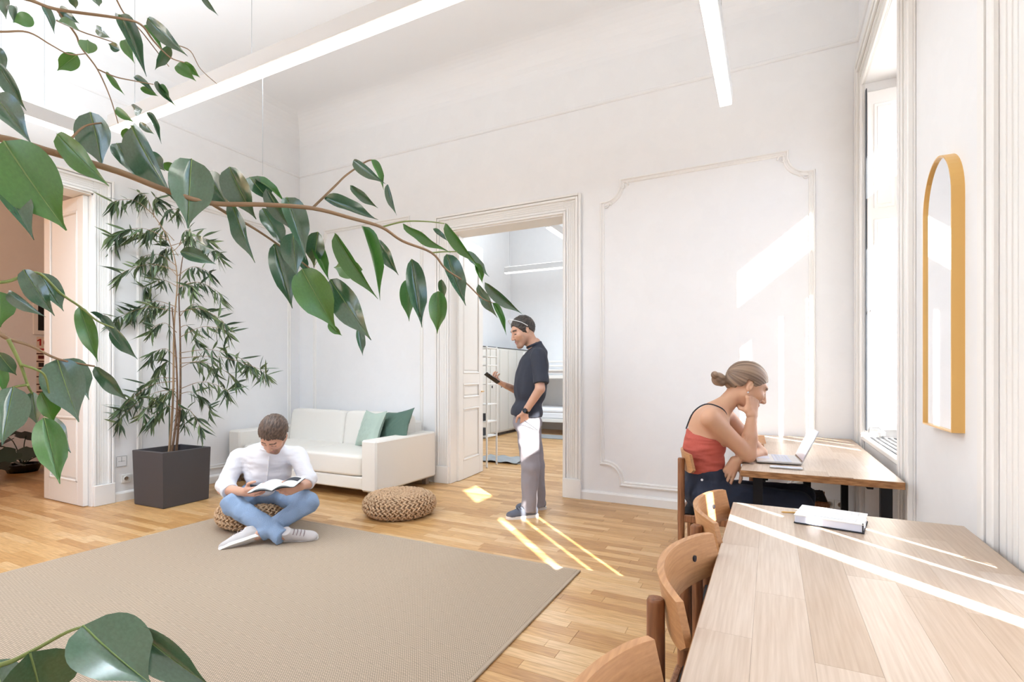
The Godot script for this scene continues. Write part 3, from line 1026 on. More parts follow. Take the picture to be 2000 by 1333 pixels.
func build_lamps() -> void:
	lamp("long white hanging light strip running across the room above the rug", Vector3(-3.0, 3.2, -2.2), true, 3.3, [-1.35, 0.0, 1.2], LED_POWER * 2.0, UP_POWER)
	lamp("white hanging light strip along the window side of the room", Vector3(-0.29, 3.2, -2.3), false, 3.34, [1.3, -0.2], LED_POWER * 0.3, UP_POWER * 0.35)
	lamp("white hanging light strip along the side room doorway", Vector3(-5.0, 3.2, -0.45), false, 3.3, [1.45, 1.2, -1.2], LED_POWER * 2.5, UP_POWER * 1.8)
	lamp("thin hanging light strip in the dormitory, parallel to its far wall", Vector3(-3.35, 3.2, -8.7), true, 2.4, [-1.1, 1.1], DORM_POWER, DORM_POWER)
	lamp("short hanging light strip in the dormitory pointing at the far wall", Vector3(-2.75, 3.3, -7.55), false, 2.0, [-0.8, 0.8], DORM_POWER, DORM_POWER)
	# unseen warm globe lamp, added to light the side room
	var gb := thing("added_globe_lamp", "unseen warm round lamp added to light the side room", "lamp", Vector3(-7.6, 2.7, -0.6))
	var ball := MB.new()
	ball.ball(Vector3.ZERO, Vector3.ONE * 0.16, Transform3D(), 24, 16)
	var gm := mat("globe", Color(1, 0.95, 0.88), 0.5)
	gm.emission_enabled = true
	gm.emission = Color(1.0, 0.80, 0.66)
	gm.emission_energy_multiplier = 1.2
	part(gb, "globe", ball.done(), gm)
	part(gb, "cord", tube_mesh([Vector3(0, 0.16, 0), Vector3(0, CEIL - 2.7, 0)], 0.003, 6), mats.wire)
	var ol := OmniLight3D.new()
	ol.name = "added_globe_light"
	ol.light_energy = GLOBE_POWER
	ol.light_color = Color(1.0, 0.80, 0.66)
	ol.light_size = 0.15
	ol.omni_range = 12.0
	ol.omni_attenuation = 2.0
	ol.shadow_enabled = true
	gb.add_child(ol)
	# thin wire that hangs from the long strip
	var w := MB.new()
	var p := px(519, 345, 3.29)
	w.tube(PackedVector3Array([Vector3(p.x, 3.19, -2.2), Vector3(p.x, p.y, -2.2)]), [0.0012], 5)
	solo("hanging_wire", "thin grey wire hanging straight down below the long light strip", "wire", w.done(), mats.wire)

const LED_POWER := 3.4
const UP_POWER := 3.4
const DORM_POWER := 6.0
const GLOBE_POWER := 2.0

# ------------------------------------------------------------------ rug
func build_rug() -> void:
	var t := thing("woven_rug", "large flat beige woven sisal rug on the oak floor", "rug", Vector3(-2.74, 0, -1.1))
	part(t, "woven_field", box_mesh(Vector3(3.24, 0.010, 4.08), 0.002, Vector3(0, 0.0055, 0)), mats.sisal)
	for s in [-1.0, 1.0]:
		part(t, "binding", box_mesh(Vector3(0.022, 0.011, 4.12), 0.003, Vector3(s * 1.63, 0.0058, 0)), mats.rug_binding)
		part(t, "binding", box_mesh(Vector3(3.24, 0.011, 0.022), 0.003, Vector3(0, 0.0058, s * 2.05)), mats.rug_binding)

# ------------------------------------------------------------------ tables at the window
func table(label: String, lo: Vector2, hi: Vector2, legs: Array) -> void:
	var t := thing("study_table", label, "table", Vector3((lo.x + hi.x) / 2, 0, (lo.y + hi.y) / 2), 0.0, "oak tables at the windows")
	var w := hi.x - lo.x
	var len := hi.y - lo.y
	var top := 0.748
	var th := 0.036
	part(t, "underlay", box_mesh(Vector3(w - 0.004, th - 0.004, len - 0.004), 0.0, Vector3(0, top - th / 2 - 0.0022, 0)), mats.table_edge)
	# staves glued up along the length
	var n := 7
	var sw := w / n
	var kinds := {}
	for r in n:
		var z := -len / 2 - rng.randf() * 0.5
		while z < len / 2:
			var a := maxf(z, -len / 2)
			var l := 0.55 + rng.randf() * 0.25
			var b := minf(z + l, len / 2)
			z += l
			if b - a < 0.03:
				continue
			var m := MB.new()
			m.cbox(Vector3(0, 0, 0), Vector3(sw - 0.0002, 0.008, b - a - 0.0002), 0.0003)
			part(t, "stave", m.done(), mats["stave%d" % (rng.randi() % 4)], Transform3D(Basis(), Vector3(-w / 2 + (r + 0.5) * sw, top - 0.004, (a + b) / 2)))
	for e in [[Vector3(0, 0, len / 2), Vector3(w, th - 0.001, 0.004)], [Vector3(0, 0, -len / 2), Vector3(w, th - 0.001, 0.004)], [Vector3(w / 2, 0, 0), Vector3(0.004, th - 0.001, len)], [Vector3(-w / 2, 0, 0), Vector3(0.004, th - 0.001, len)]]:
		part(t, "edge_band", box_mesh(e[1], 0.001, e[0] + Vector3(0, top - th / 2 - 0.001, 0)), mats.table_edge)
	for p in legs:
		var lg := MB.new()
		lg.cbox(Vector3(p.x, (top - th) / 2, p.y), Vector3(0.05, top - th, 0.05), 0.004)
		var leg := part(t, "leg", lg.done(), mats.black_steel)
		part(leg, "mounting_plate", box_mesh(Vector3(0.09, 0.012, 0.09), 0.002, Vector3(p.x, top - th - 0.006, p.y)), mats.silver)
	for s in [-1.0, 1.0]:
		part(t, "underframe", box_mesh(Vector3(0.03, 0.04, len - 0.3), 0.003, Vector3(s * (w / 2 - 0.12), top - th - 0.02, 0)), mats.black_steel)

func build_tables() -> void:
	table("oak table with a book on it, under the arched mirror", Vector2(-0.14, -2.312), Vector2(0.601, 0.35), [Vector2(-0.27, -1.1), Vector2(0.28, -1.1), Vector2(-0.27, 1.15), Vector2(0.28, 1.15)])
	table("oak table with a laptop on it, set against the panelled wall", Vector2(-0.150, -4.985), Vector2(0.585, -3.108), [Vector2(-0.285, 0.82), Vector2(0.31, 0.82), Vector2(0.02, -0.35), Vector2(-0.285, -0.86), Vector2(0.31, -0.86)])

# ------------------------------------------------------------------ chairs
var chair0: Node3D

func make_chair() -> Node3D:
	# faces local +x; origin on the floor under the middle of the seat
	var t := thing("dining_chair", "", "chair")
	var bx := -0.245
	var R := 0.455
	# curved plywood back
	var mb := MB.new()
	var nu := 25
	var half := 0.265
	var y0 := 0.694
	var y1 := 0.812
	var P := func(a: int, inner: bool, top: bool) -> Vector3:
		var s := -1.0 + 2.0 * a / (nu - 1)
		var z := half * s
		var e := maxf(0.0, absf(s) - 0.86) / 0.14
		var yy := y1 - 0.004 * e if top else y0 + 0.024 * e * e
		var x := bx - 0.016 + R - sqrt(R * R - z * z) + (0.020 if not top else 0.0)
		var nrm := Vector3(R - (R - sqrt(R * R - z * z)), 0, -z).normalized()
		return Vector3(x, yy, z) + (nrm * 0.017 if inner else Vector3.ZERO)
	for sd in 4:
		var f := func(a: int, b: int) -> Vector3:
			if sd == 0:
				return P.call(a, true, b == 1)
			elif sd == 1:
				return P.call(a, false, b == 0)
			elif sd == 2:
				return P.call(a, b == 0, true)
			return P.call(a, b == 1, false)
		mb.sheet(nu, 2, f, false, true)
	for e in [0, nu - 1]:
		mb.quad_out(P.call(e, true, true), P.call(e, false, true), P.call(e, false, false), P.call(e, true, false), Vector3(0, 0.75, 0))
	var back := part(t, "backrest", mb.done(), mats.chair_back)
	for z in [-0.165, 0.165]:
		var x := bx - 0.016 + R - sqrt(R * R - z * z) + 0.028
		part(back, "screw", tube_mesh([Vector3(x - 0.004, 0.757, z), Vector3(x + 0.003, 0.757, z * 0.99)], 0.009, 10), mats.ink_dark)
	for z in [-0.19, 0.19]:
		part(t, "back_post", tube_mesh([Vector3(bx + 0.012, 0.0, z * 1.05), Vector3(bx + 0.012, 0.42, z), Vector3(bx + 0.012, 0.770, z), Vector3(bx + 0.012, 0.776, z)], [0.017, 0.021, 0.020, 0.016], 14), mats.chair_wood)
		part(t, "front_leg", tube_mesh([Vector3(0.21, 0.0, z * 1.05), Vector3(0.21, 0.43, z)], [0.016, 0.020], 12), mats.chair_wood)
		part(t, "side_rail", box_mesh(Vector3(0.45, 0.045, 0.022), 0.005, Vector3(-0.02, 0.415, z)), mats.chair_wood)
		part(t, "stretcher", tube_mesh([Vector3(bx, 0.20, z), Vector3(0.21, 0.20, z)], 0.010, 8), mats.chair_wood)
	for x in [bx, 0.21]:
		part(t, "cross_rail", box_mesh(Vector3(0.022, 0.045, 0.38), 0.005, Vector3(x, 0.415, 0)), mats.chair_wood)
	# woven straps, over and under
	for k in 8:
		var z := -0.160 + k * 0.0457
		var pts := []
		for q in 17:
			pts.append(Vector3(-0.225 + q * 0.0265, 0.440 + 0.003 * cos(q * PI + k * PI), z))
		part(t, "strap", ribbon(pts, 0.040, Vector3(0, 0, 1)), mats.strap)
	for k in 9:
		var x := -0.212 + k * 0.0505
		var pts := []
		for q in 17:
			pts.append(Vector3(x, 0.440 - 0.003 * cos(q * PI + k * PI), -0.185 + q * 0.0231))
		part(t, "strap", ribbon(pts, 0.044, Vector3(1, 0, 0)), mats.strap)
	return t

func ribbon(pts: Array, w: float, side: Vector3) -> ArrayMesh:
	var mb := MB.new()
	for k in 2:
		var f := func(a: int, b: int) -> Vector3:
			return pts[a] + side * (w * (b - 0.5)) + Vector3(0, 0.0018 * (1 if k == 0 else -1), 0)
		mb.sheet(pts.size(), 2, f, false, (k == 0) == (side.z > 0.5))
	return mb.done()

func build_chairs() -> void:
	chair0 = make_chair()
	var spots := [[0.005, -1.36, "curved-back wooden chair, second from the far end of the table with a book", -0.02],
		[0.005, -2.0, "curved-back wooden chair nearest the woman, at the table with a book", 0.03],
		[-0.01, -0.68, "curved-back wooden chair, third from the far end of the table with a book", 0.05],
		[-0.25, -3.40, "curved-back wooden chair on which the woman sits", 0.0],
		[0.115, -4.12, "curved-back wooden chair with black woven seat, empty, under the laptop table", 0.0]]
	for k in spots.size():
		var o: Node3D = chair0
		if k > 0:
			o = chair0.duplicate()
			o.name = numbered("dining_chair")
			add_child(o)
		o.position = Vector3(spots[k][0], 0, spots[k][1])
		o.rotation.y = spots[k][3]
		tag(o, spots[k][2], "chair", "curved-back wooden chairs at the tables")

# ------------------------------------------------------------------ sofa
func pillow(w: float, h: float, d: float, b := 2.4, seed_ := 1, amp := 0.004) -> ArrayMesh:
	# a soft, stuffed block: superellipsoid with slight creases
	var fn := FastNoiseLite.new()
	fn.seed = seed_
	fn.frequency = 4.0
	var mb := MB.new()
	var sp := func(x: float, e: float) -> float: return signf(x) * pow(absf(x), e)
	var f := func(a: int, bb: int) -> Vector3:
		var u := -TAU * a / 48.0
		var e := -PI / 2 + PI * bb / 24.0
		var p := Vector3(sp.call(cos(u), b) * sp.call(cos(e), b) * w / 2, sp.call(sin(e), b) * h / 2, sp.call(sin(u), b) * sp.call(cos(e), b) * d / 2)
		return p + p.normalized() * fn.get_noise_3dv(p * 3.0) * amp
	mb.sheet(48, 25, f, true)
	return mb.done()

func throw_pillow(w: float, h: float, th: float, seed_: int) -> ArrayMesh:
	# square cushion with pointed corners, thick in the middle; stands in the xy plane
	var fn := FastNoiseLite.new()
	fn.seed = seed_
	fn.frequency = 3.0
	var mb := MB.new()
	for s in [1.0, -1.0]:
		var f := func(a: int, b: int) -> Vector3:
			var x := -1.0 + a / 10.0
			var y := -1.0 + b / 10.0
			var pin := 1.0 - 0.10 * (1.0 - absf(x * y))
			var t := th / 2 * pow(maxf(0.0, (1 - x * x) * (1 - y * y)), 0.45)
			var cr := fn.get_noise_2d(x * 2.0, y * 2.0) * 0.022 * (1 - x * x) * (1 - y * y)
			return Vector3(x * w / 2 * (1 - 0.09 * (1 - y * y) * absf(x)) * pin / 0.95, y * h / 2 * (1 - 0.09 * (1 - x * x) * absf(y)) * pin / 0.95, s * (t + cr * signf(t)))
		mb.sheet(21, 21, f, false, s < 0)
	return mb.done()

func build_sofa() -> void:
	# back to the back wall, faces +z
	var t := thing("sofa", "cream fabric two-seat sofa in the corner of the room", "sofa", Vector3(-4.64, 0, -4.42))
	var hw := 1.14
	for s in [-1.0, 1.0]:
		part(t, "arm", box_mesh(Vector3(0.20, 0.52, 1.02), 0.018, Vector3(s * (hw - 0.10), 0.35, -0.02)), mats.sofa)
		for z in [-0.46, 0.44]:
			part(t, "foot", box_mesh(Vector3(0.06, 0.09, 0.06), 0.004, Vector3(s * (hw - 0.10), 0.045, z)), mats.sofa_foot)
	part(t, "base", box_mesh(Vector3(2 * hw - 0.40, 0.13, 0.98), 0.012, Vector3(0, 0.165, -0.02)), mats.sofa)
	part(t, "back_frame", box_mesh(Vector3(2 * hw - 0.40, 0.56, 0.16), 0.02, Vector3(0, 0.45, -0.46)), mats.sofa)
	for s in [-1.0, 1.0]:
		part(t, "seat_cushion", pillow(0.945, 0.23, 0.86, 0.22, 3, 0.006), mats.sofa, Transform3D(Basis(), Vector3(s * 0.47, 0.34, 0.055)))
		part(t, "back_cushion", pillow(0.94, 0.46, 0.22, 0.24, 5, 0.008), mats.sofa, Transform3D(Basis(Vector3.RIGHT, -0.12), Vector3(s * 0.47, 0.60, -0.31)))
	solo("throw_pillow", "pale sage green cushion leaning on the sofa back", "cushion", throw_pillow(0.46, 0.42, 0.15, 2), mats.cushion_light, Vector3(-4.06, 0.655, -4.47)).rotation = Vector3(-0.35, -0.35, 0.03)
	solo("throw_pillow", "dark green velvet cushion leaning on the sofa arm", "cushion", throw_pillow(0.54, 0.38, 0.13, 6), mats.cushion_dark, Vector3(-3.79, 0.69, -4.56)).rotation = Vector3(-0.40, -0.28, 0.14)

# ------------------------------------------------------------------ braided poufs
func build_poufs() -> void:
	var r := 0.315
	var core := MB.new()
	var prof := PackedVector2Array([Vector2(0, 0.004), Vector2(0.22, 0.004), Vector2(0.29, 0.04), Vector2(0.305, 0.10), Vector2(0.28, 0.155), Vector2(0.2, 0.178), Vector2(0.0, 0.175)])
	core.lathe(prof, 40)
	# rows of plaited bands: pairs of slanted strands that lean against each other
	var line := smooth([Vector3(0.25, 0.012, 0), Vector3(0.30, 0.045, 0), Vector3(0.318, 0.095, 0), Vector3(0.295, 0.15, 0), Vector3(0.23, 0.182, 0), Vector3(0.12, 0.188, 0), Vector3(0.01, 0.186, 0)], 8)
	var total := 0.0
	for k in line.size() - 1:
		total += line[k].distance_to(line[k + 1])
	var nrow := 13
	var br := MB.new()
	for row in nrow:
		var want := total * (row + 0.5) / nrow
		var k := 0
		while k < line.size() - 2 and want > line[k].distance_to(line[k + 1]):
			want -= line[k].distance_to(line[k + 1])
			k += 1
		var p := line[k].lerp(line[k + 1], want / line[k].distance_to(line[k + 1]))
		var dirp := (line[k + 1] - line[k]).normalized()
		var out := Vector3(dirp.y, -dirp.x, 0)
		var cnt := maxi(4, int(TAU * p.x / 0.043))
		for q in cnt:
			var w := TAU * (q + rng.randf() * 0.25) / cnt
			var rot := Basis(Vector3.UP, w)
			for s in [-1.0, 1.0]:
				var along := Vector3(0, 0, 1)
				var ax: Vector3 = (along * 0.8 + dirp * 0.62 * s).normalized()
				var bs := rot * Basis(ax, out, ax.cross(out))
				var at: Vector3 = rot * (p + dirp * 0.009 * s + out * (0.003 + rng.randf() * 0.006) + Vector3(0, 0, 0.008 * s))
				br.ball(Vector3.ZERO, Vector3(0.025, 0.012, 0.0098), Transform3D(bs, at), 7, 5)
	var cm := core.done()
	var bm := br.done()
	for q in [[Vector3(-3.045, 0.0, -3.735), "round braided straw pouf standing alone on the oak floor", 0.0], [px(506, 1020, 4.36) * Vector3(1, 0, 1) + Vector3(0, 0.018, 0), "round braided straw pouf under the man reading", 1.0]]:
		var t := thing("braided_pouf", q[1], "pouf", q[0], q[2], "braided poufs")
		part(t, "core", cm, mats.straw)
		part(t, "braid", bm, mats.straw)

# ------------------------------------------------------------------ arched mirror between the windows
func build_mirror() -> void:
	var z0 := -2.853
	var z1 := -2.447
	var y0 := 1.06
	var y1 := 2.16
	var t := thing("arched_mirror", "tall arched mirror in a brass frame between the windows", "mirror", Vector3(XR, 0, (z0 + z1) / 2))
	var arch := func(g: float) -> PackedVector2Array:
		var h := (z1 - z0) / 2 - g
		var pl := PackedVector2Array([Vector2(-h, y0 + g), Vector2(h, y0 + g)])
		for k in 25:
			var a := PI * k / 24.0
			pl.append(Vector2(h * cos(a), y1 - (z1 - z0) / 2 + h * sin(a)))
		return pl
	# local frame: polygon x runs along -z so that it reads from the room, extruded towards the room
	var xf := Transform3D(Basis(Vector3(0, 0, 1), Vector3(0, 1, 0), Vector3(-1, 0, 0)), Vector3.ZERO)
	var oa: PackedVector2Array = arch.call(0.0)
	var ia: PackedVector2Array = arch.call(0.006)
	var fr := MB.new()
	var m := oa.size()
	for k in m:
		var k1 := (k + 1) % m
		var q := func(p: Vector2, d: float) -> Vector3: return xf * Vector3(p.x, p.y, d)
		var mid := Vector3(-0.02, (y0 + y1) / 2, 0)
		fr.quad_out(q.call(oa[k], 0.0), q.call(oa[k1], 0.0), q.call(oa[k1], 0.04), q.call(oa[k], 0.04), mid)
		fr.quad_out(q.call(oa[k], 0.04), q.call(oa[k1], 0.04), q.call(ia[k1], 0.04), q.call(ia[k], 0.04), Vector3(0.5, q.call(oa[k], 0).y, q.call(oa[k], 0).z))
		fr.quad(q.call(ia[k], 0.04), q.call(ia[k1], 0.04), q.call(ia[k1], 0.030), q.call(ia[k], 0.030))
	part(t, "frame", fr.done(), mats.brass)
	var gl := MB.new()
	gl.extrude(ia, 0.031, xf)
	part(t, "glass", gl.done(), mats.mirror)

# ------------------------------------------------------------------ sockets and switch
func build_sockets() -> void:
	var plate := func(label: String, at: Vector3, turn: float, holes: int) -> void:
		var t := thing("wall_socket", label, "socket", at, turn, "wall sockets")
		part(t, "plate", box_mesh(Vector3(0.082, 0.082, 0.010), 0.003, Vector3(0, 0, 0.005)), mats.plastic_white)
		if holes > 0:
			var w := MB.new()
			w.lathe(PackedVector2Array([Vector2(0.021, 0.0), Vector2(0.027, 0.002), Vector2(0.027, 0.008), Vector2(0.021, 0.009)]), 20, Transform3D(Basis(Vector3.RIGHT, PI / 2), Vector3(0, 0, 0.006)))
			part(t, "rim", w.done(), mats.plastic_white)
			part(t, "well", tube_mesh([Vector3(0, 0, 0.006), Vector3(0, 0, 0.0108)], 0.020, 18), mats.plastic_dark if holes == 1 else mats.sofa_foot)
			for s in [-1.0, 1.0]:
				part(t, "contact_hole", tube_mesh([Vector3(s * 0.008, 0, 0.010), Vector3(s * 0.008, 0, 0.0116)], 0.003, 8), mats.device_black)
	plate.call("white wall socket low beside the grey planter", Vector3(XL, 0.22, -2.875), PI / 2, 2)
	plate.call("white wall socket under the laptop table, by the tucked-in chair", Vector3(0.345, 0.195, ZB + 0.001), 0.0, 2)
	plate.call("white wall socket under the laptop table, middle of three", Vector3(0.429, 0.195, ZB + 0.001), 0.0, 2)
	plate.call("white wall socket under the laptop table, next to the window", Vector3(0.513, 0.195, ZB + 0.001), 0.0, 2)
	plate.call("white switch plate on the wall above the grey planter", Vector3(XL, 0.99, -2.865), PI / 2, 0)
	# round cover whose edge is drawn by a dark gap
	var t := thing("wall_cover", "square white cover plate with dark joints above the socket", "cover plate", Vector3(XL, 0.40, -2.835), PI / 2)
	part(t, "plate", box_mesh(Vector3(0.105, 0.115, 0.006), 0.002, Vector3(0, 0, 0.003)), mats.wall)
	for q in [[0, 0.05, 0.09, 0.003], [0, -0.05, 0.09, 0.003], [-0.045, 0, 0.003, 0.09], [0.045, 0, 0.003, 0.09], [0, 0, 0.06, 0.003], [0, 0.02, 0.003, 0.05]]:
		part(t, "joint", box_mesh(Vector3(q[2], q[3], 0.002), 0.0, Vector3(q[0], q[1], 0.0065)), mats.wire)

# ------------------------------------------------------------------ things on the tables
func build_table_things() -> void:
	var top := 0.7495
	# laptop: base and lid, opened towards the woman
	var p := px(1478, 905, (EYE - top) * FOC / (905 - HOR))
	var q := px(1568, 912, (EYE - top) * FOC / (912 - HOR))
	var dir := (q - p) * Vector3(1, 0, 1)
	var lt := thing("laptop", "thin open silver laptop in front of the woman", "laptop", Vector3(p.x, top, p.z), -atan2(dir.z, dir.x) + 0.13)
	var w := 0.30
	var d := dir.length()
	part(lt, "base", box_mesh(Vector3(d, 0.012, w), 0.003, Vector3(d / 2, 0.010, -w / 2)), mats.silver)
	part(lt, "bottom_edge", box_mesh(Vector3(d - 0.01, 0.005, w - 0.01), 0.001, Vector3(d / 2, 0.0035, -w / 2)), mats.device_black)
	part(lt, "touchpad", box_mesh(Vector3(0.065, 0.0008, 0.10), 0.0, Vector3(0.045, 0.0164, -w / 2)), mats.paper_blue)
	for r in 5:
		for k in 12:
			part(lt, "key", box_mesh(Vector3(0.0155, 0.0015, 0.0195), 0.0004, Vector3(0.105 + r * 0.0185, 0.0168, -0.026 - k * 0.0226)), mats.paper_blue)
	var lid := Transform3D(Basis(Vector3(0, 0, 1), -0.42), Vector3(d - 0.004, 0.014, -w / 2))
	var ld := part(lt, "lid", box_mesh(Vector3(0.006, 0.205, w), 0.002, Vector3(0.003, 0.1025, 0)), mats.silver, lid)
	var scr := mat("screen", c8(206, 208, 226), 0.15)  # lavender albedo stands in for the reflection on the display
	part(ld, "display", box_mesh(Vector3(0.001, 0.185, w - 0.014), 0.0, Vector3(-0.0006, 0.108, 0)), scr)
	part(ld, "bezel", box_mesh(Vector3(0.0012, 0.012, w - 0.01), 0.0, Vector3(-0.0006, 0.008, 0)), mats.device_black)
	part(lt, "hinge", tube_mesh([Vector3(d - 0.003, 0.012, -0.04), Vector3(d - 0.003, 0.012, -w + 0.04)], 0.006, 8), mats.device_black)
	# slim phone beside it
	var a := px(1503, 913.5, (EYE - top) * FOC / (913.5 - HOR))
	var b := px(1568, 918.5, (EYE - top) * FOC / (918.5 - HOR))
	var e := (b - a) * Vector3(1, 0, 1)
	var ph := thing("tablet", "slim silver tablet lying in front of the laptop", "tablet", Vector3(a.x, top, a.z), -atan2(e.z, e.x))
	part(ph, "body", box_mesh(Vector3(e.length(), 0.008, 0.045), 0.002, Vector3(e.length() / 2, 0.0045, -0.008)), mats.silver)
	part(ph, "glass", box_mesh(Vector3(e.length() - 0.012, 0.001, 0.036), 0.0, Vector3(e.length() / 2, 0.0088, -0.008)), mats.paper_blue)
	# closed thick book with a paper wrapper, and a pencil
	var c0 := px(1550, 1022, (EYE - top) * FOC / (1022 - HOR))
	var c1 := px(1688, 1044, (EYE - top) * FOC / (1044 - HOR))
	var be := (c1 - c0) * Vector3(1, 0, 1)
	var bw := be.length()
	var bk := thing("book", "thick closed book with white cover on the near oak table", "book", Vector3(c0.x, top, c0.z), -atan2(be.z, be.x))
	part(bk, "back_cover", box_mesh(Vector3(bw, 0.003, 0.175), 0.001, Vector3(bw / 2, 0.002, -0.087)), mats.ink_dark)
	part(bk, "page_block", box_mesh(Vector3(bw - 0.006, 0.024, 0.165), 0.001, Vector3(bw / 2, 0.0155, -0.085)), mats.paper_blue)
	part(bk, "front_cover", box_mesh(Vector3(bw, 0.003, 0.175), 0.001, Vector3(bw / 2, 0.029, -0.087)), mats.paper)
	part(bk, "paper_wrapper", box_mesh(Vector3(bw - 0.03, 0.0016, 0.14), 0.0, Vector3(bw / 2 - 0.01, 0.0314, -0.095), ), mats.bedding)
	part(bk, "elastic_band", box_mesh(Vector3(0.004, 0.034, 0.004), 0.001, Vector3(bw - 0.004, 0.0165, -0.002)), mats.ink_dark)
	var g := px(1537, 1004, (EYE - top) * FOC / (1004 - HOR))
	var pc := MB.new()
	pc.tube(PackedVector3Array([Vector3(0, 0.0042, 0), Vector3(0.006, 0.0042, 0.001), Vector3(0.12, 0.0042, 0.01)]), [0.0006, 0.0036, 0.0036], 6)
	solo("pencil", "yellow pencil lying behind the book", "pencil", pc.done(), mats.brass, Vector3(g.x - 0.02, top, g.z), 0.35)

# ------------------------------------------------------------------ leaves
func leaf_mesh(droop: float, fold: float, wave: float, tip: float, blunt := 1.0) -> ArrayMesh:
	# length 1 along +y, full width 1 along x, upper face towards +z
	var mb := MB.new()
	var nl := 15
	var f := func(a: int, b: int) -> Vector3:
		var s := float(a) / (nl - 1)
		var x := -1.0 + b / 3.0
		var w := pow(sin(PI * pow(s, 0.72)), 0.80 * blunt)
		if s > 1.0 - tip:
			var k := (1.0 - s) / tip
			w = lerpf(0.025, w, pow(k, 0.8))
		w = maxf(w, 0.02)
		return Vector3(x * w * 0.5, s, -droop * s * s + fold * absf(x) * w * 0.5 + wave * sin(s * 11.0 + (1.5 if x > 0 else 0.0)) * absf(x) * w)
	mb.sheet(nl, 7, f, false, true)
	return mb.done()

func rib_mesh(droop: float) -> ArrayMesh:
	var mb := MB.new()
	var pts := PackedVector3Array()
	for k in 8:
		var s := k / 7.0
		pts.append(Vector3(0, s * 0.96, -droop * s * s + 0.006))
	mb.tube(pts, [0.016, 0.016, 0.014, 0.012, 0.010, 0.008, 0.006, 0.003], 4, false)
	return mb.done()

# leaf with its foot at p, its tip at q, facing the side given by 'face'
func leaf_xf(p: Vector3, q: Vector3, width: float, face: Vector3, roll: float) -> Transform3D:
	var y := q - p
	var yn := y.normalized()
	var zn := (face - yn * face.dot(yn)).normalized().rotated(yn, roll)
	var xn := yn.cross(zn)
	return Transform3D(Basis(xn * width, y, zn * y.length()), p)

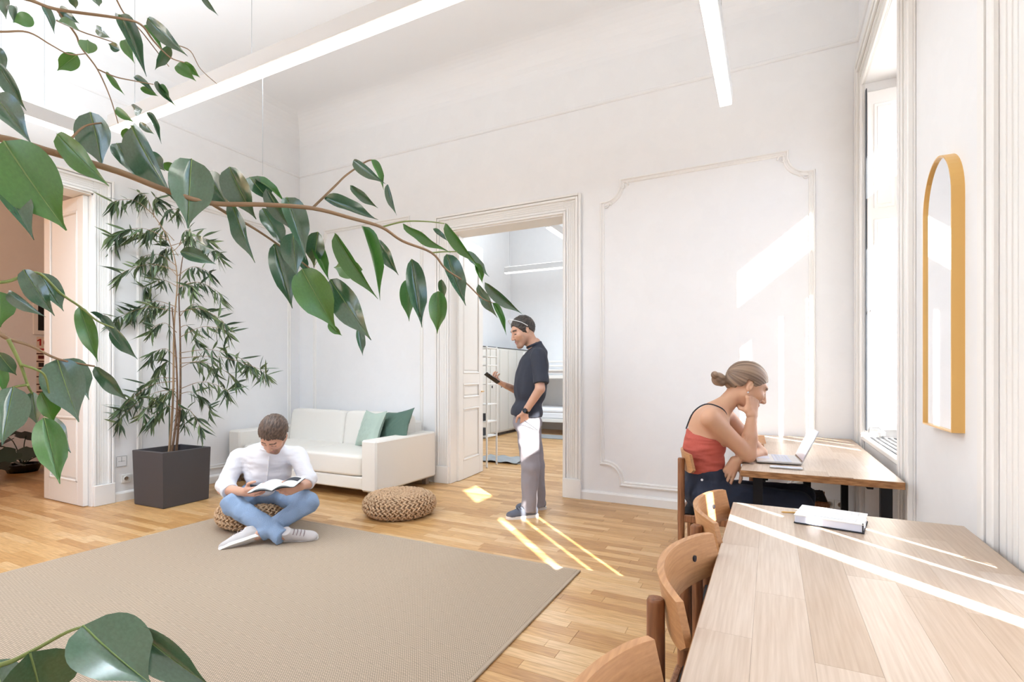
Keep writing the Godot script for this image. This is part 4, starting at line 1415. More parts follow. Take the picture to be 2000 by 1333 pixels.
# ------------------------------------------------------------------ tall plant in the grey planter
func build_narrow_leaf_plant() -> void:
	var base := Vector3(-5.36, 0, -3.05)
	var pot := thing("planter", "tapered anthracite square planter on the oak floor", "planter", base, 0.04)
	var mb := MB.new()
	var h := 0.535
	var lo := 0.225
	var hi := 0.238
	var ring := func(s: float, y: float) -> Array: return [Vector3(-s, y, s), Vector3(s, y, s), Vector3(s, y, -s), Vector3(-s, y, -s)]
	var lv := [ring.call(lo - 0.006, 0.0), ring.call(lo, 0.008), ring.call(hi, h - 0.004), ring.call(hi - 0.004, h), ring.call(hi - 0.03, h), ring.call(hi - 0.034, h - 0.06)]
	for k in lv.size() - 1:
		for j in 4:
			mb.quad(lv[k][j], lv[k][(j + 1) % 4], lv[k + 1][(j + 1) % 4], lv[k + 1][j])
	part(pot, "box", mb.done(), mats.planter)
	mb = MB.new()
	var s := hi - 0.03
	mb.sheet(9, 9, func(a: int, b: int) -> Vector3: return Vector3(-s + 2 * s * a / 8.0, h - 0.055 + 0.008 * sin(a * 2.1 + b * 1.3), s - 2 * s * b / 8.0))
	part(pot, "soil", mb.done(), mats.soil)

	var t := thing("narrow_leaf_plant", "tall indoor plant with long narrow drooping leaves in grey planter", "plant", base)
	var d0 := depth_of(base)
	var rr := RandomNumberGenerator.new()
	rr.seed = 12
	var L := func(u: float, v: float, dz: float) -> Vector3: return px(u, v, d0 - dz) - base
	# stems
	var stems := [
		[Vector3(-0.02, h - 0.05, 0.02), L.call(338, 780, 0.02), L.call(340, 640, 0.0), L.call(346, 540, 0.0), L.call(330, 470, 0.02), L.call(300, 420, 0.05)],
		[Vector3(0.03, h - 0.05, -0.02), L.call(352, 780, -0.02), L.call(352, 660, -0.03), L.call(350, 560, -0.03), L.call(362, 470, -0.05)],
		[Vector3(0.04, h - 0.05, 0.03), L.call(346, 800, 0.05), L.call(344, 700, 0.04), L.call(336, 600, 0.06)]]
	var k := 0
	for st in stems:
		part(t, "stem", tube_mesh(Array(smooth(st, 5)), [0.013, 0.012, 0.012, 0.011, 0.011, 0.010, 0.010, 0.009, 0.009, 0.008, 0.008, 0.007, 0.007, 0.006, 0.006, 0.006, 0.005, 0.005, 0.004, 0.004], 7), mats.bark if k != 0 else mats.twig)
		k += 1
	part(t, "support_cane", tube_mesh([Vector3(-0.05, h - 0.06, 0.0), L.call(331, 590, 0.01)], 0.007, 6), mats.narrow0)
	# twigs: where they leave the stem, where they end
	var ends := [[300, 420, 228, 392], [300, 420, 262, 380], [300, 425, 305, 385], [310, 440, 345, 410], [330, 470, 190, 478], [325, 465, 230, 455], [335, 480, 420, 490], [340, 490, 400, 465], [350, 480, 372, 452],
		[345, 520, 262, 505], [345, 530, 245, 530], [346, 540, 405, 530], [346, 540, 300, 520], [346, 560, 285, 560], [350, 560, 425, 570], [345, 600, 250, 605], [343, 610, 236, 618], [346, 610, 290, 610], [350, 610, 432, 625], [350, 620, 395, 600],
		[345, 650, 300, 640], [350, 660, 440, 645], [346, 700, 300, 690], [350, 690, 480, 705], [350, 700, 508, 722], [352, 710, 455, 735], [350, 720, 415, 720], [345, 720, 310, 720], [344, 740, 262, 768], [343, 745, 245, 790], [342, 760, 240, 812],
		[343, 770, 285, 800], [346, 770, 320, 780], [350, 770, 405, 790], [352, 760, 440, 760], [350, 800, 390, 830], [348, 800, 360, 820], [345, 800, 300, 815], [352, 640, 380, 660], [348, 500, 320, 490], [340, 470, 290, 450], [345, 580, 375, 560]]
	var leaves := []
	for e in ends:
		var ea := rr.randf_range(-0.22, 0.22)
		var p0: Vector3 = L.call(e[0], e[1], 0.0)
		var p1: Vector3 = L.call(e[2], e[3], ea + (e[2] - 345.0) * 0.0002)
		p1.x = maxf(p1.x, -0.45)
		var mid := (p0 + p1) / 2 + Vector3(0, 0.07, 0)
		var cv := smooth([p0, mid, p1, p1 + (p1 - mid) * 0.15 + Vector3(0, -0.05, 0)], 5)
		part(t, "twig", tube_mesh(Array(cv), [0.004, 0.004, 0.003, 0.003, 0.002], 4), mats.twig)
		var nl := int(15 + (p1 - p0).length() * 40)
		for q in nl:
			var f := 0.25 + 0.75 * (q + rr.randf()) / nl
			var at := cv[clampi(int(f * (cv.size() - 1)), 0, cv.size() - 1)]
			var outd := (p1 - p0) * Vector3(1, 0, 1)
			outd = outd.normalized() * rr.randf_range(0.0, 0.6)
			var dir := (outd + Vector3(rr.randf_range(-0.5, 0.5), rr.randf_range(-1.25, -0.35) if rr.randf() < 0.86 else 0.15, rr.randf_range(-0.5, 0.5))).normalized()
			var tip := at + dir * rr.randf_range(0.11, 0.21)
			tip.x = maxf(tip.x, -0.46)
			at.x = maxf(at.x, -0.47)
			leaves.append([at, tip, rr.randf_range(0.016, 0.026), rr.randi() % 3, rr.randf() * TAU])
	var forms := [leaf_mesh(0.12, 0.25, 0.0, 0.5, 1.6), leaf_mesh(-0.10, 0.2, 0.0, 0.5, 1.6)]
	leaves.sort_custom(func(a, b): return a[2] * a[0].distance_to(a[1]) > b[2] * b[0].distance_to(b[1]))
	var rest := [MB.new(), MB.new(), MB.new()]
	for q in leaves.size():
		var l: Array = leaves[q]
		var face := Vector3(0.5, 0.5, 0.6).rotated(Vector3.UP, l[4] * 0.3 - 0.9)
		var xf := leaf_xf(l[0], l[1], l[2], face, sin(l[4]) * 1.0)
		if q < 300:
			part(t, "leaf", forms[q % 2], mats["narrow%d" % l[3]], xf)
		else:
			var m: MB = rest[l[3]]
			var a := func(x: float, y: float, z: float) -> Vector3: return xf * Vector3(x, y, z)
			var outline := [[0.0, 0.0], [0.42, 0.2], [0.5, 0.45], [0.34, 0.75], [0.0, 1.0]]
			for j in 4:
				var w0: float = outline[j][0]
				var w1: float = outline[j + 1][0]
				var y0: float = outline[j][1]
				var y1: float = outline[j + 1][1]
				m.quad(a.call(-w0, y0, 0.04 * w0 - 0.1 * y0 * y0), a.call(0.0, y0, -0.1 * y0 * y0), a.call(0.0, y1, -0.1 * y1 * y1), a.call(-w1, y1, 0.04 * w1 - 0.1 * y1 * y1))
				m.quad(a.call(0.0, y0, -0.1 * y0 * y0), a.call(w0, y0, 0.04 * w0 - 0.1 * y0 * y0), a.call(w1, y1, 0.04 * w1 - 0.1 * y1 * y1), a.call(0.0, y1, -0.1 * y1 * y1))
	for q in 3:
		part(t, "foliage", rest[q].done(), mats["narrow%d" % q]).set_meta("kind", "stuff")

# ------------------------------------------------------------------ fig tree beside the camera, its branches reach into view
func build_fig_tree() -> void:
	var foot := px(-350, 900, 0.72) * Vector3(1, 0, 1)
	foot.y = 0.012
	var pot := thing("round_pot", "round terracotta pot of the fig tree on the rug", "pot", foot)
	var mb := MB.new()
	mb.lathe(PackedVector2Array([Vector2(0, 0), Vector2(0.13, 0), Vector2(0.175, 0.27), Vector2(0.19, 0.27), Vector2(0.19, 0.31), Vector2(0.165, 0.31), Vector2(0.16, 0.27), Vector2(0, 0.27)]), 28)
	part(pot, "bowl", mb.done(), mats.table_edge)
	var t := thing("fig_tree", "fig tree with broad pointed leaves whose branches arch across the room", "plant", foot)
	var L := func(u: float, v: float, d: float) -> Vector3: return px(u, v, d) - foot
	var D := func(u: float) -> float: return 0.66 + 0.00045 * u
	var trunk := [Vector3(0, 0.26, 0), Vector3(0.02, 0.7, 0.01), Vector3(-0.01, 1.2, -0.02), Vector3(0.01, 1.6, 0.0), Vector3(0.03, 2.05, -0.03)]
	part(t, "trunk", tube_mesh(Array(smooth(trunk, 5)), [0.024, 0.023, 0.022, 0.021, 0.020, 0.019, 0.018, 0.017, 0.016, 0.015, 0.014, 0.013, 0.012, 0.011, 0.010, 0.009, 0.008], 9), mats.bark)
	var branch := func(pts: Array, r0: float, r1: float, m: String) -> void:
		var cv := smooth(pts, 5)
		var rad := []
		for q in cv.size():
			rad.append(lerpf(r0, r1, float(q) / (cv.size() - 1)))
		part(t, "branch", tube_mesh(Array(cv), rad, 6), mats[m])
	var on := func(list: Array, d0: float, d1: float) -> Array:
		var o := []
		for q in list.size():
			o.append(L.call(list[q][0], list[q][1], lerpf(d0, d1, float(q) / maxf(1, list.size() - 1))))
		return o
	# main arching branch and its forks
	branch.call([Vector3(0.0, 1.35, -0.01)] + on.call([[-120, 262], [0, 270], [110, 300], [230, 335], [330, 374], [411, 397], [516, 400], [610, 407], [685, 426], [745, 444], [786, 471], [843, 494], [871, 526], [909, 552], [940, 582], [962, 592]], 0.66, 1.1), 0.0056, 0.0010, "twig")
	branch.call(on.call([[411, 397], [452, 422], [489, 442], [526, 466], [580, 505], [640, 552]], 0.845, 0.95), 0.0028, 0.0012, "twig")
	branch.call(on.call([[610, 407], [655, 363], [678, 341], [715, 316], [728, 313]], 0.935, 1.0), 0.0024, 0.0012, "twig")
	branch.call(on.call([[745, 444], [790, 433], [835, 433], [868, 437]], 1.0, 1.05), 0.0018, 0.001, "twig_green")
	branch.call(on.call([[843, 494], [870, 492], [905, 492]], 1.03, 1.06), 0.0018, 0.001, "twig_green")
	branch.call(on.call([[110, 300], [135, 275], [165, 247], [200, 240]], 0.71, 0.74), 0.0022, 0.001, "twig")
	# left-hand twigs
	branch.call([Vector3(0.0, 1.15, 0.0)] + on.call([[-100, 600], [0, 653], [18, 663], [60, 676], [114, 702], [185, 716]], 0.70, 0.80), 0.004, 0.0014, "twig")
	branch.call(on.call([[16, 663], [39, 710], [54, 752], [62, 768]], 0.72, 0.76), 0.0026, 0.0014, "twig_green")
	branch.call(on.call([[39, 712], [70, 722], [88, 735], [96, 768]], 0.73, 0.76), 0.0022, 0.0012, "twig_green")
	branch.call(on.call([[54, 752], [30, 756], [20, 760]], 0.74, 0.74), 0.0022, 0.0012, "twig_green")
	branch.call([Vector3(0.0, 1.25, 0.0)] + on.call([[-100, 545], [0, 552], [45, 540], [78, 535], [118, 573], [157, 600], [190, 627], [222, 641]], 0.72, 0.86), 0.003, 0.0012, "twig_green")
	# top-left twigs
	branch.call([Vector3(0.02, 1.9, -0.02)] + on.call([[-120, -30], [40, -5], [110, 18], [230, 35], [275, 48], [300, 80], [332, 112], [360, 122]], 0.95, 1.35), 0.0045, 0.0012, "twig")
	branch.call(on.call([[110, 18], [147, 66], [158, 92], [190, 135], [215, 190], [231, 242]], 1.15, 1.30), 0.0024, 0.001, "twig")
	branch.call(on.call([[110, 40], [160, 62], [190, 72], [220, 82]], 1.16, 1.2), 0.0016, 0.001, "twig")
	branch.call([Vector3(0.02, 1.7, -0.02)] + on.call([[-100, 60], [0, 62], [55, 63], [100, 88], [135, 106], [168, 105]], 0.95, 1.15), 0.0024, 0.001, "twig")
	branch.call(on.call([[190, 135], [225, 150], [262, 158], [300, 165]], 1.2, 1.26), 0.0016, 0.001, "twig")
	branch.call(on.call([[228, 0], [245, 30], [275, 60], [310, 105], [330, 130]], 1.25, 1.35), 0.002, 0.001, "twig")
	branch.call(on.call([[345, 88], [372, 100], [392, 135], [425, 165]], 1.3, 1.4), 0.0014, 0.0007, "twig")
	branch.call([Vector3(0.0, 0.85, 0.0)] + on.call([[-140, 1330], [0, 1300], [60, 1274], [130, 1236], [166, 1224]], 0.60, 0.66), 0.004, 0.0016, "twig_green")
	branch.call(on.call([[166, 1226], [220, 1238], [264, 1228]], 0.66, 0.67), 0.0022, 0.0016, "twig_green")
	# leaves: foot u v, tip u v, width in pixels, tone, depth shift, roll
	# each leaf takes one tone: K glossy upper face, B underside painted bright as backlit
	var B := false
	var K := true
	var main := [
		[8, 276, 118, 446, 108, B, -0.04, 0.2], [-8, 352, 66, 442, 44, K, -0.02, 0.3], [112, 262, 206, 362, 40, B, 0.0, 0.3], [176, 219, 208, 328, 56, K, 0.0, -0.3], [258, 246, 322, 388, 46, K, 0.02, 0.5],
		[228, 280, 268, 340, 38, K, 0.03, 0.2], [246, 250, 262, 285, 24, B, 0.05, 0.2], [374, 311, 362, 454, 72, K, -0.02, 0.1], [404, 338, 444, 405, 44, K, 0.02, 0.3], [448, 326, 489, 428, 48, K, -0.02, -0.3],
		[452, 394, 492, 512, 26, K, 0.0, 0.4], [488, 346, 530, 402, 38, K, 0.03, 0.3], [520, 368, 566, 454, 24, K, 0.0, 0.4], [560, 386, 601, 492, 40, K, -0.02, 0.2], [513, 407, 558, 484, 34, K, 0.02, -0.3],
		[536, 476, 568, 604, 42, K, 0.02, 0.1], [573, 455, 576, 537, 42, K, 0.0, 0.2], [590, 526, 650, 642, 66, B, -0.01, -0.1], [621, 453, 611, 524, 34, K, 0.0, 0.3], [612, 470, 640, 555, 22, B, 0.03, 0.2],
		[655, 456, 727, 586, 28, B, 0.0, 0.4], [708, 527, 642, 522, 38, B, 0.03, 0.0], [645, 546, 721, 664, 50, K, -0.01, 0.2], [700, 640, 706, 696, 16, K, 0.0, 0.2], [641, 632, 668, 658, 14, B, 0.01, 0.2],
		[706, 442, 757, 572, 20, B, 0.0, 0.4], [738, 468, 776, 538, 22, K, 0.02, 0.3], [804, 506, 821, 640, 36, K, 0.0, 0.1], [799, 545, 796, 625, 28, B, 0.04, 0.2], [856, 569, 854, 651, 34, B, 0.0, 0.0], [862, 546, 868, 582, 15, K, 0.02, 0.3],
		[872, 497, 906, 604, 32, K, 0.0, 0.2], [870, 436, 927, 522, 20, B, 0.0, 0.4], [927, 514, 947, 554, 14, B, 0.02, 0.3], [787, 437, 876, 496, 16, B, 0.0, 0.4], [846, 447, 874, 474, 9, K, 0.0, 0.3],
		[947, 552, 1017, 618, 20, K, 0.0, 0.3], [962, 592, 993, 648, 12, B, 0.0, 0.3], [934, 556, 969, 622, 18, K, 0.02, 0.4], [905, 492, 950, 545, 16, K, 0.03, 0.5], [690, 314, 746, 358, 20, K, 0.0, 0.2], [725, 312, 754, 364, 13, B, 0.0, 0.4],
		[684, 362, 737, 408, 16, K, 0.0, 0.3], [634, 387, 743, 442, 24, K, 0.0, 0.3], [757, 360, 770, 420, 12, K, 0.02, 0.4], [352, 492, 421, 512, 26, K, -0.02, 0.2], [383, 470, 418, 490, 26, K, -0.02, 0.4],
		[282, 300, 325, 340, 30, K, 0.04, 0.2], [320, 318, 345, 335, 18, B, 0.04, 0.2], [500, 352, 556, 382, 12, B, 0.03, 0.5], [335, 345, 350, 400, 16, K, 0.05, 0.3], [575, 480, 600, 540, 20, K, 0.05, 0.2]]
	var left := [[112, 702, 149, 820, 64, K, 0.0, 0.1], [124, 702, 182, 770, 34, K, 0.02, 0.4], [185, 716, 248, 786, 24, K, 0.03, 0.3], [26, 756, 0, 872, 56, K, -0.02, 0.1], [64, 766, 68, 832, 28, K, 0.02, 0.3], [80, 766, 112, 828, 34, B, -0.01, 0.2],
		[97, 818, 134, 884, 32, K, 0.02, 0.3], [86, 816, 117, 946, 48, B, -0.02, 0.0], [-4, 688, 31, 736, 28, K, 0.0, 0.2], [-6, 718, 12, 762, 20, B, 0.02, 0.2], [46, 527, 103, 616, 36, K, 0.0, 0.2], [78, 533, 118, 610, 32, K, 0.02, 0.3],
		[17, 571, 76, 617, 20, K, 0.0, 0.3], [-2, 570, 4, 638, 42, B, 0.0, 0.1], [156, 598, 190, 708, 30, B, 0.04, 0.1], [194, 616, 233, 684, 15, K, 0.06, 0.3], [219, 642, 263, 702, 22, K, 0.08, 0.3], [176, 610, 240, 650, 9, K, 0.06, 0.3]]
	var high := [[64, 35, 25, 43, 24, B, -0.15, 0.0], [151, 107, 112, 136, 28, B, -0.08, 0.1], [172, 105, 171, 72, 28, B, -0.08, 0.0], [233, 29, 284, 126, 28, K, -0.1, 0.2], [288, 36, 362, 108, 26, K, -0.05, 0.2], [331, 88, 300, 132, 18, K, 0.0, 0.3], [243, 78, 258, 118, 18, B, 0.0, 0.2],
		[345, 127, 378, 153, 22, B, 0.05, 0.1], [360, 121, 390, 152, 14, B, 0.05, 0.2], [115, 40, 163, 72, 14, B, -0.05, 0.4], [116, 18, 150, 44, 22, K, -0.05, 0.2], [80, 6, 112, 62, 13, K, -0.1, 0.4], [188, 56, 212, 73, 16, K, 0.0, 0.2], [234, 98, 214, 86, 16, K, 0.0, 0.1],
		[-6, 122, 46, 214, 26, K, -0.4, 0.2], [-10, 188, 48, 258, 46, K, -0.4, 0.1], [-4, 92, 9, 146, 20, K, -0.3, 0.2], [274, 172, 310, 190, 12, B, 0.05, 0.2], [305, 158, 338, 206, 11, K, 0.05, 0.3], [262, 150, 300, 175, 11, K, 0.05, 0.3], [208, 140, 242, 186, 10, B, 0.0, 0.3], [312, 165, 333, 203, 11, B, 0.05, 0.2],
		[226, 212, 258, 238, 15, B, 0.0, 0.2], [278, 214, 253, 216, 20, K, 0.0, 0.0], [6, -12, 10, 34, 18, K, -0.2, 0.2], [184, -8, 194, 16, 16, K, 0.0, 0.2], [392, -14, 423, 30, 10, K, 0.1, 0.3], [285, 220, 318, 268, 10, K, 0.05, 0.4], [272, 240, 300, 262, 12, K, 0.05, 0.2], [262, 252, 282, 278, 14, B, 0.05, 0.2], [28, 12, 25, 40, 12, K, -0.2, 0.2], [280, 50, 320, 92, 10, B, 0.02, 0.4], [140, -10, 148, 18, 14, K, 0.0, 0.2]]
	var low := [[162, 1223, 292, 1352, 112, K, -0.02, 0.2], [262, 1227, 404, 1352, 58, K, 0.0, 0.3], [58, 1275, 96, 1400, 120, K, -0.03, 0.1], [-10, 1290, 20, 1420, 70, K, 0.0, 0.1]]
	var forms := [leaf_mesh(0.12, 0.22, 0.006, 0.34), leaf_mesh(0.22, 0.30, 0.020, 0.36), leaf_mesh(0.06, 0.15, 0.030, 0.32), leaf_mesh(-0.14, 0.25, 0.018, 0.36)]
	var ribs := [rib_mesh(0.12), rib_mesh(0.22), rib_mesh(0.06), rib_mesh(-0.14)]
	var q := 0
	for g in [[main, 0], [left, 1], [high, 2], [low, 3]]:
		for l in g[0]:
			var d: float = D.call(l[0])
			if g[1] == 1:
				d = 0.74 + 0.0004 * l[0]
			elif g[1] == 2:
				d = 1.15 + 0.0005 * l[0]
			elif g[1] == 3:
				d = 0.655
			d += l[6]
			var p: Vector3 = L.call(l[0], l[1], d)
			var swing := 0.02 if q % 3 == 0 else (-0.02 if q % 3 == 1 else 0.0)
			var e: Vector3 = L.call(l[2], l[3], d + swing)
			var face := -ray((l[0] + l[2]) / 2.0, (l[1] + l[3]) / 2.0).normalized()
			var roll: float = l[7] * (1.6 if q % 2 == 0 else -1.6)
			var k := q % 4
			var lf := part(t, "leaf", forms[k], mats.leaf_upper if l[5] else mats.leaf_under_backlit, leaf_xf(p, e, l[4] * d / FOC / cos(roll) * 1.05, face, roll))
			if l[4] > 24:
				part(lf, "midrib", ribs[k], mats.leaf_rib)
			q += 1

# ------------------------------------------------------------------ smooth bodies: a distance field on a grid, meshed as surface nets
class Sdf:
	var prims := []       # [kind, ...]
	var cell := 0.012
	var o := Vector3.ZERO
	var nx := 0
	var ny := 0
	var nz := 0
	var f := PackedFloat32Array()
	var fold_noise: FastNoiseLite
	var fold_amp := 0.0
	var fold_scale := Vector3.ONE

	func _init(c: float) -> void:
		cell = c

	# tapered capsule; flat cuts its end at b
	func cone(a: Vector3, b: Vector3, ra: float, rb: float, k := 0.02, flat := false) -> void:
		prims.append([0, a, b, ra, rb, k, flat])

	func chain(pts: Array, rad: Array, k := 0.02, flat := false) -> void:
		for i in pts.size() - 1:
			cone(pts[i], pts[i + 1], rad[i], rad[i + 1], k, flat and i == pts.size() - 2)

	func ell(c: Vector3, r: Vector3, b := Basis(), k := 0.02) -> void:
		prims.append([1, c, r, b.inverse(), k])

	func carve(c: Vector3, r: Vector3, b := Basis(), k := 0.01) -> void:
		prims.append([2, c, r, b.inverse(), k])

	# removes the side that n points to
	func cut(p: Vector3, n: Vector3) -> void:
		prims.append([3, p, n.normalized()])

	# f(point, distance) -> distance, for every cell near the surface
	func bend(fn: Callable) -> void:
		prims.append([4, fn])

	func folds(amp: float, scale: Vector3, sd: int) -> void:
		fold_noise = FastNoiseLite.new()
		fold_noise.seed = sd
		fold_noise.frequency = 1.0
		fold_noise.fractal_octaves = 2
		fold_amp = amp
		fold_scale = scale

	func run() -> void:
		var lo := Vector3.INF
		var hi := -Vector3.INF
		for p in prims:
			if p[0] == 0:
				var r: float = maxf(p[3], p[4])
				lo = lo.min((p[1] as Vector3).min(p[2]) - Vector3.ONE * r)
				hi = hi.max((p[1] as Vector3).max(p[2]) + Vector3.ONE * r)
			elif p[0] == 1:
				var r: float = maxf(p[2].x, maxf(p[2].y, p[2].z))
				lo = lo.min(p[1] - Vector3.ONE * r)
				hi = hi.max(p[1] + Vector3.ONE * r)
		lo -= Vector3.ONE * (3.0 * cell + fold_amp)
		hi += Vector3.ONE * (3.0 * cell + fold_amp)
		o = lo
		nx = int(ceil((hi.x - lo.x) / cell)) + 1
		ny = int(ceil((hi.y - lo.y) / cell)) + 1
		nz = int(ceil((hi.z - lo.z) / cell)) + 1
		f.resize(nx * ny * nz)
		f.fill(1.0)
		for p in prims:
			match p[0]:
				0: _cone(p[1], p[2], p[3], p[4], p[5], p[6])
				1: _ell(p[1], p[2], p[3], p[4], false)
				2: _ell(p[1], p[2], p[3], p[4], true)
				3: _cut(p[1], p[2])
				4: _bend(p[1])
		if fold_amp > 0.0:
			_fold()

	func _range(lo: Vector3, hi: Vector3) -> Array:
		return [clampi(int((lo.x - o.x) / cell), 0, nx - 1), clampi(int((hi.x - o.x) / cell) + 1, 0, nx - 1), clampi(int((lo.y - o.y) / cell), 0, ny - 1), clampi(int((hi.y - o.y) / cell) + 1, 0, ny - 1), clampi(int((lo.z - o.z) / cell), 0, nz - 1), clampi(int((hi.z - o.z) / cell) + 1, 0, nz - 1)]

	func _cone(a: Vector3, b: Vector3, ra: float, rb: float, k: float, flat: bool) -> void:
		var pad := Vector3.ONE * (maxf(ra, rb) + k + 2.0 * cell)
		var g := _range(a.min(b) - pad, a.max(b) + pad)
		var ab := b - a
		var l2 := maxf(ab.length_squared(), 1e-9)
		var dir := ab.normalized()
		var dr := rb - ra
		for x: int in range(g[0], g[1] + 1):
			for y: int in range(g[2], g[3] + 1):
				var p := Vector3(o.x + x * cell, o.y + y * cell, o.z + g[4] * cell)
				var n: int = (x * ny + y) * nz + g[4]
				for z: int in range(g[4], g[5] + 1):
					var t := clampf((p - a).dot(ab) / l2, 0.0, 1.0)
					var d := p.distance_to(a + ab * t) - (ra + dr * t)
					if flat:
						d = maxf(d, (p - b).dot(dir))
					var e := f[n]
					var h := k - absf(e - d)
					if h > 0.0:
						f[n] = minf(e, d) - h * h / k * 0.25
					elif d < e:
						f[n] = d
					n += 1
					p.z += cell

	func _ell(c: Vector3, r: Vector3, inv: Basis, k: float, minus: bool) -> void:
		var m := maxf(r.x, maxf(r.y, r.z))
		var pad := Vector3.ONE * (m + k + 2.0 * cell)
		var g := _range(c - pad, c + pad)
		for x: int in range(g[0], g[1] + 1):
			for y: int in range(g[2], g[3] + 1):
				var p := Vector3(o.x + x * cell, o.y + y * cell, o.z + g[4] * cell)
				var n: int = (x * ny + y) * nz + g[4]
				for z: int in range(g[4], g[5] + 1):
					var q := (inv * (p - c)) / r
					var k0 := q.length()
					var d := k0 * (k0 - 1.0) / maxf((q / r).length(), 1e-6) if k0 > 1e-5 else -m
					var e := f[n]
					if minus:
						d = -d
						var h := k - absf(e - d)
						if h > 0.0:
							f[n] = maxf(e, d) + h * h / k * 0.25
						elif d > e:
							f[n] = d
					else:
						var h := k - absf(e - d)
						if h > 0.0:
							f[n] = minf(e, d) - h * h / k * 0.25
						elif d < e:
							f[n] = d
					n += 1
					p.z += cell

	func _cut(c: Vector3, m: Vector3) -> void:
		for x in nx:
			for y in ny:
				var n := (x * ny + y) * nz
				var d := (Vector3(o.x + x * cell, o.y + y * cell, o.z) - c).dot(m)
				for z in nz:
					if d > f[n]:
						f[n] = d
					n += 1
					d += m.z * cell

	func _bend(fn: Callable) -> void:
		for x in nx:
			for y in ny:
				var n := (x * ny + y) * nz
				for z in nz:
					if f[n] < 0.06:
						f[n] = fn.call(Vector3(o.x + x * cell, o.y + y * cell, o.z + z * cell), f[n])
					n += 1

	func _fold() -> void:
		for x in nx:
			for y in ny:
				var n := (x * ny + y) * nz
				for z in nz:
					if absf(f[n]) < 0.04:
						f[n] += fold_amp * fold_noise.get_noise_3dv(Vector3(o.x + x * cell, o.y + y * cell, o.z + z * cell) * fold_scale)
					n += 1

	# adds the surface to mb; paint(point, normal) -> colour
	func mesh(mb: MB, paint = null) -> void:
		run()
		var id := PackedInt32Array()
		id.resize(f.size())
		id.fill(-1)
		var sy := nz
		var sx := ny * nz
		var has_paint: bool = paint != null
		for x in nx - 1:
			for y in ny - 1:
				var n := (x * ny + y) * nz
				for z in nz - 1:
					var a := f[n]
					var b := f[n + 1]
					var c := f[n + sy]
					var d := f[n + sy + 1]
					var e := f[n + sx]
					var g := f[n + sx + 1]
					var h := f[n + sx + sy]
					var i := f[n + sx + sy + 1]
					var neg := int(a < 0.0) + int(b < 0.0) + int(c < 0.0) + int(d < 0.0) + int(e < 0.0) + int(g < 0.0) + int(h < 0.0) + int(i < 0.0)
					if neg > 0 and neg < 8:
						var s := Vector3.ZERO
						var m := 0
						if (a < 0.0) != (b < 0.0): s += Vector3(0, 0, a / (a - b)); m += 1
						if (c < 0.0) != (d < 0.0): s += Vector3(0, 1, c / (c - d)); m += 1
						if (e < 0.0) != (g < 0.0): s += Vector3(1, 0, e / (e - g)); m += 1
						if (h < 0.0) != (i < 0.0): s += Vector3(1, 1, h / (h - i)); m += 1
						if (a < 0.0) != (c < 0.0): s += Vector3(0, a / (a - c), 0); m += 1
						if (b < 0.0) != (d < 0.0): s += Vector3(0, b / (b - d), 1); m += 1
						if (e < 0.0) != (h < 0.0): s += Vector3(1, e / (e - h), 0); m += 1
						if (g < 0.0) != (i < 0.0): s += Vector3(1, g / (g - i), 1); m += 1
						if (a < 0.0) != (e < 0.0): s += Vector3(a / (a - e), 0, 0); m += 1
						if (b < 0.0) != (g < 0.0): s += Vector3(b / (b - g), 0, 1); m += 1
						if (c < 0.0) != (h < 0.0): s += Vector3(c / (c - h), 1, 0); m += 1
						if (d < 0.0) != (i < 0.0): s += Vector3(d / (d - i), 1, 1); m += 1
						var p := o + (Vector3(x, y, z) + s / m) * cell
						var q := Vector3(e + g + h + i - a - b - c - d, c + d + h + i - a - b - e - g, b + d + g + i - a - c - e - h).normalized()
						id[n] = mb.v.size()
						mb.v.append(p)
						mb.n.append(q)
						mb.c.append(paint.call(p, q) if has_paint else mb.tint)
						mb.t.append(Vector2(p.x, p.y))
					n += 1
		for x in range(1, nx - 1):
			for y in range(1, ny - 1):
				var n := (x * ny + y) * nz + 1
				for z in range(1, nz - 1):
					var a := f[n] < 0.0
					if a != (f[n + 1] < 0.0):
						_face(mb, id[n - sx - sy], id[n - sy], id[n], id[n - sx], a)
					if a != (f[n + sy] < 0.0):
						_face(mb, id[n - sx - 1], id[n - sx], id[n], id[n - 1], a)
					if a != (f[n + sx] < 0.0):
						_face(mb, id[n - sy - 1], id[n - 1], id[n], id[n - sy], a)
					n += 1

	func _face(mb: MB, a: int, b: int, c: int, d: int, out: bool) -> void:
		if a < 0 or b < 0 or c < 0 or d < 0:
			return
		if out:
			mb.i.append_array(PackedInt32Array([a, c, b, a, d, c]))
		else:
			mb.i.append_array(PackedInt32Array([a, b, c, a, c, d]))

func sdf_part(parent: Node, called: String, s: Sdf, m: Material) -> MeshInstance3D:
	var mb := MB.new()
	s.mesh(mb)
	return part(parent, called, mb.done(), m)

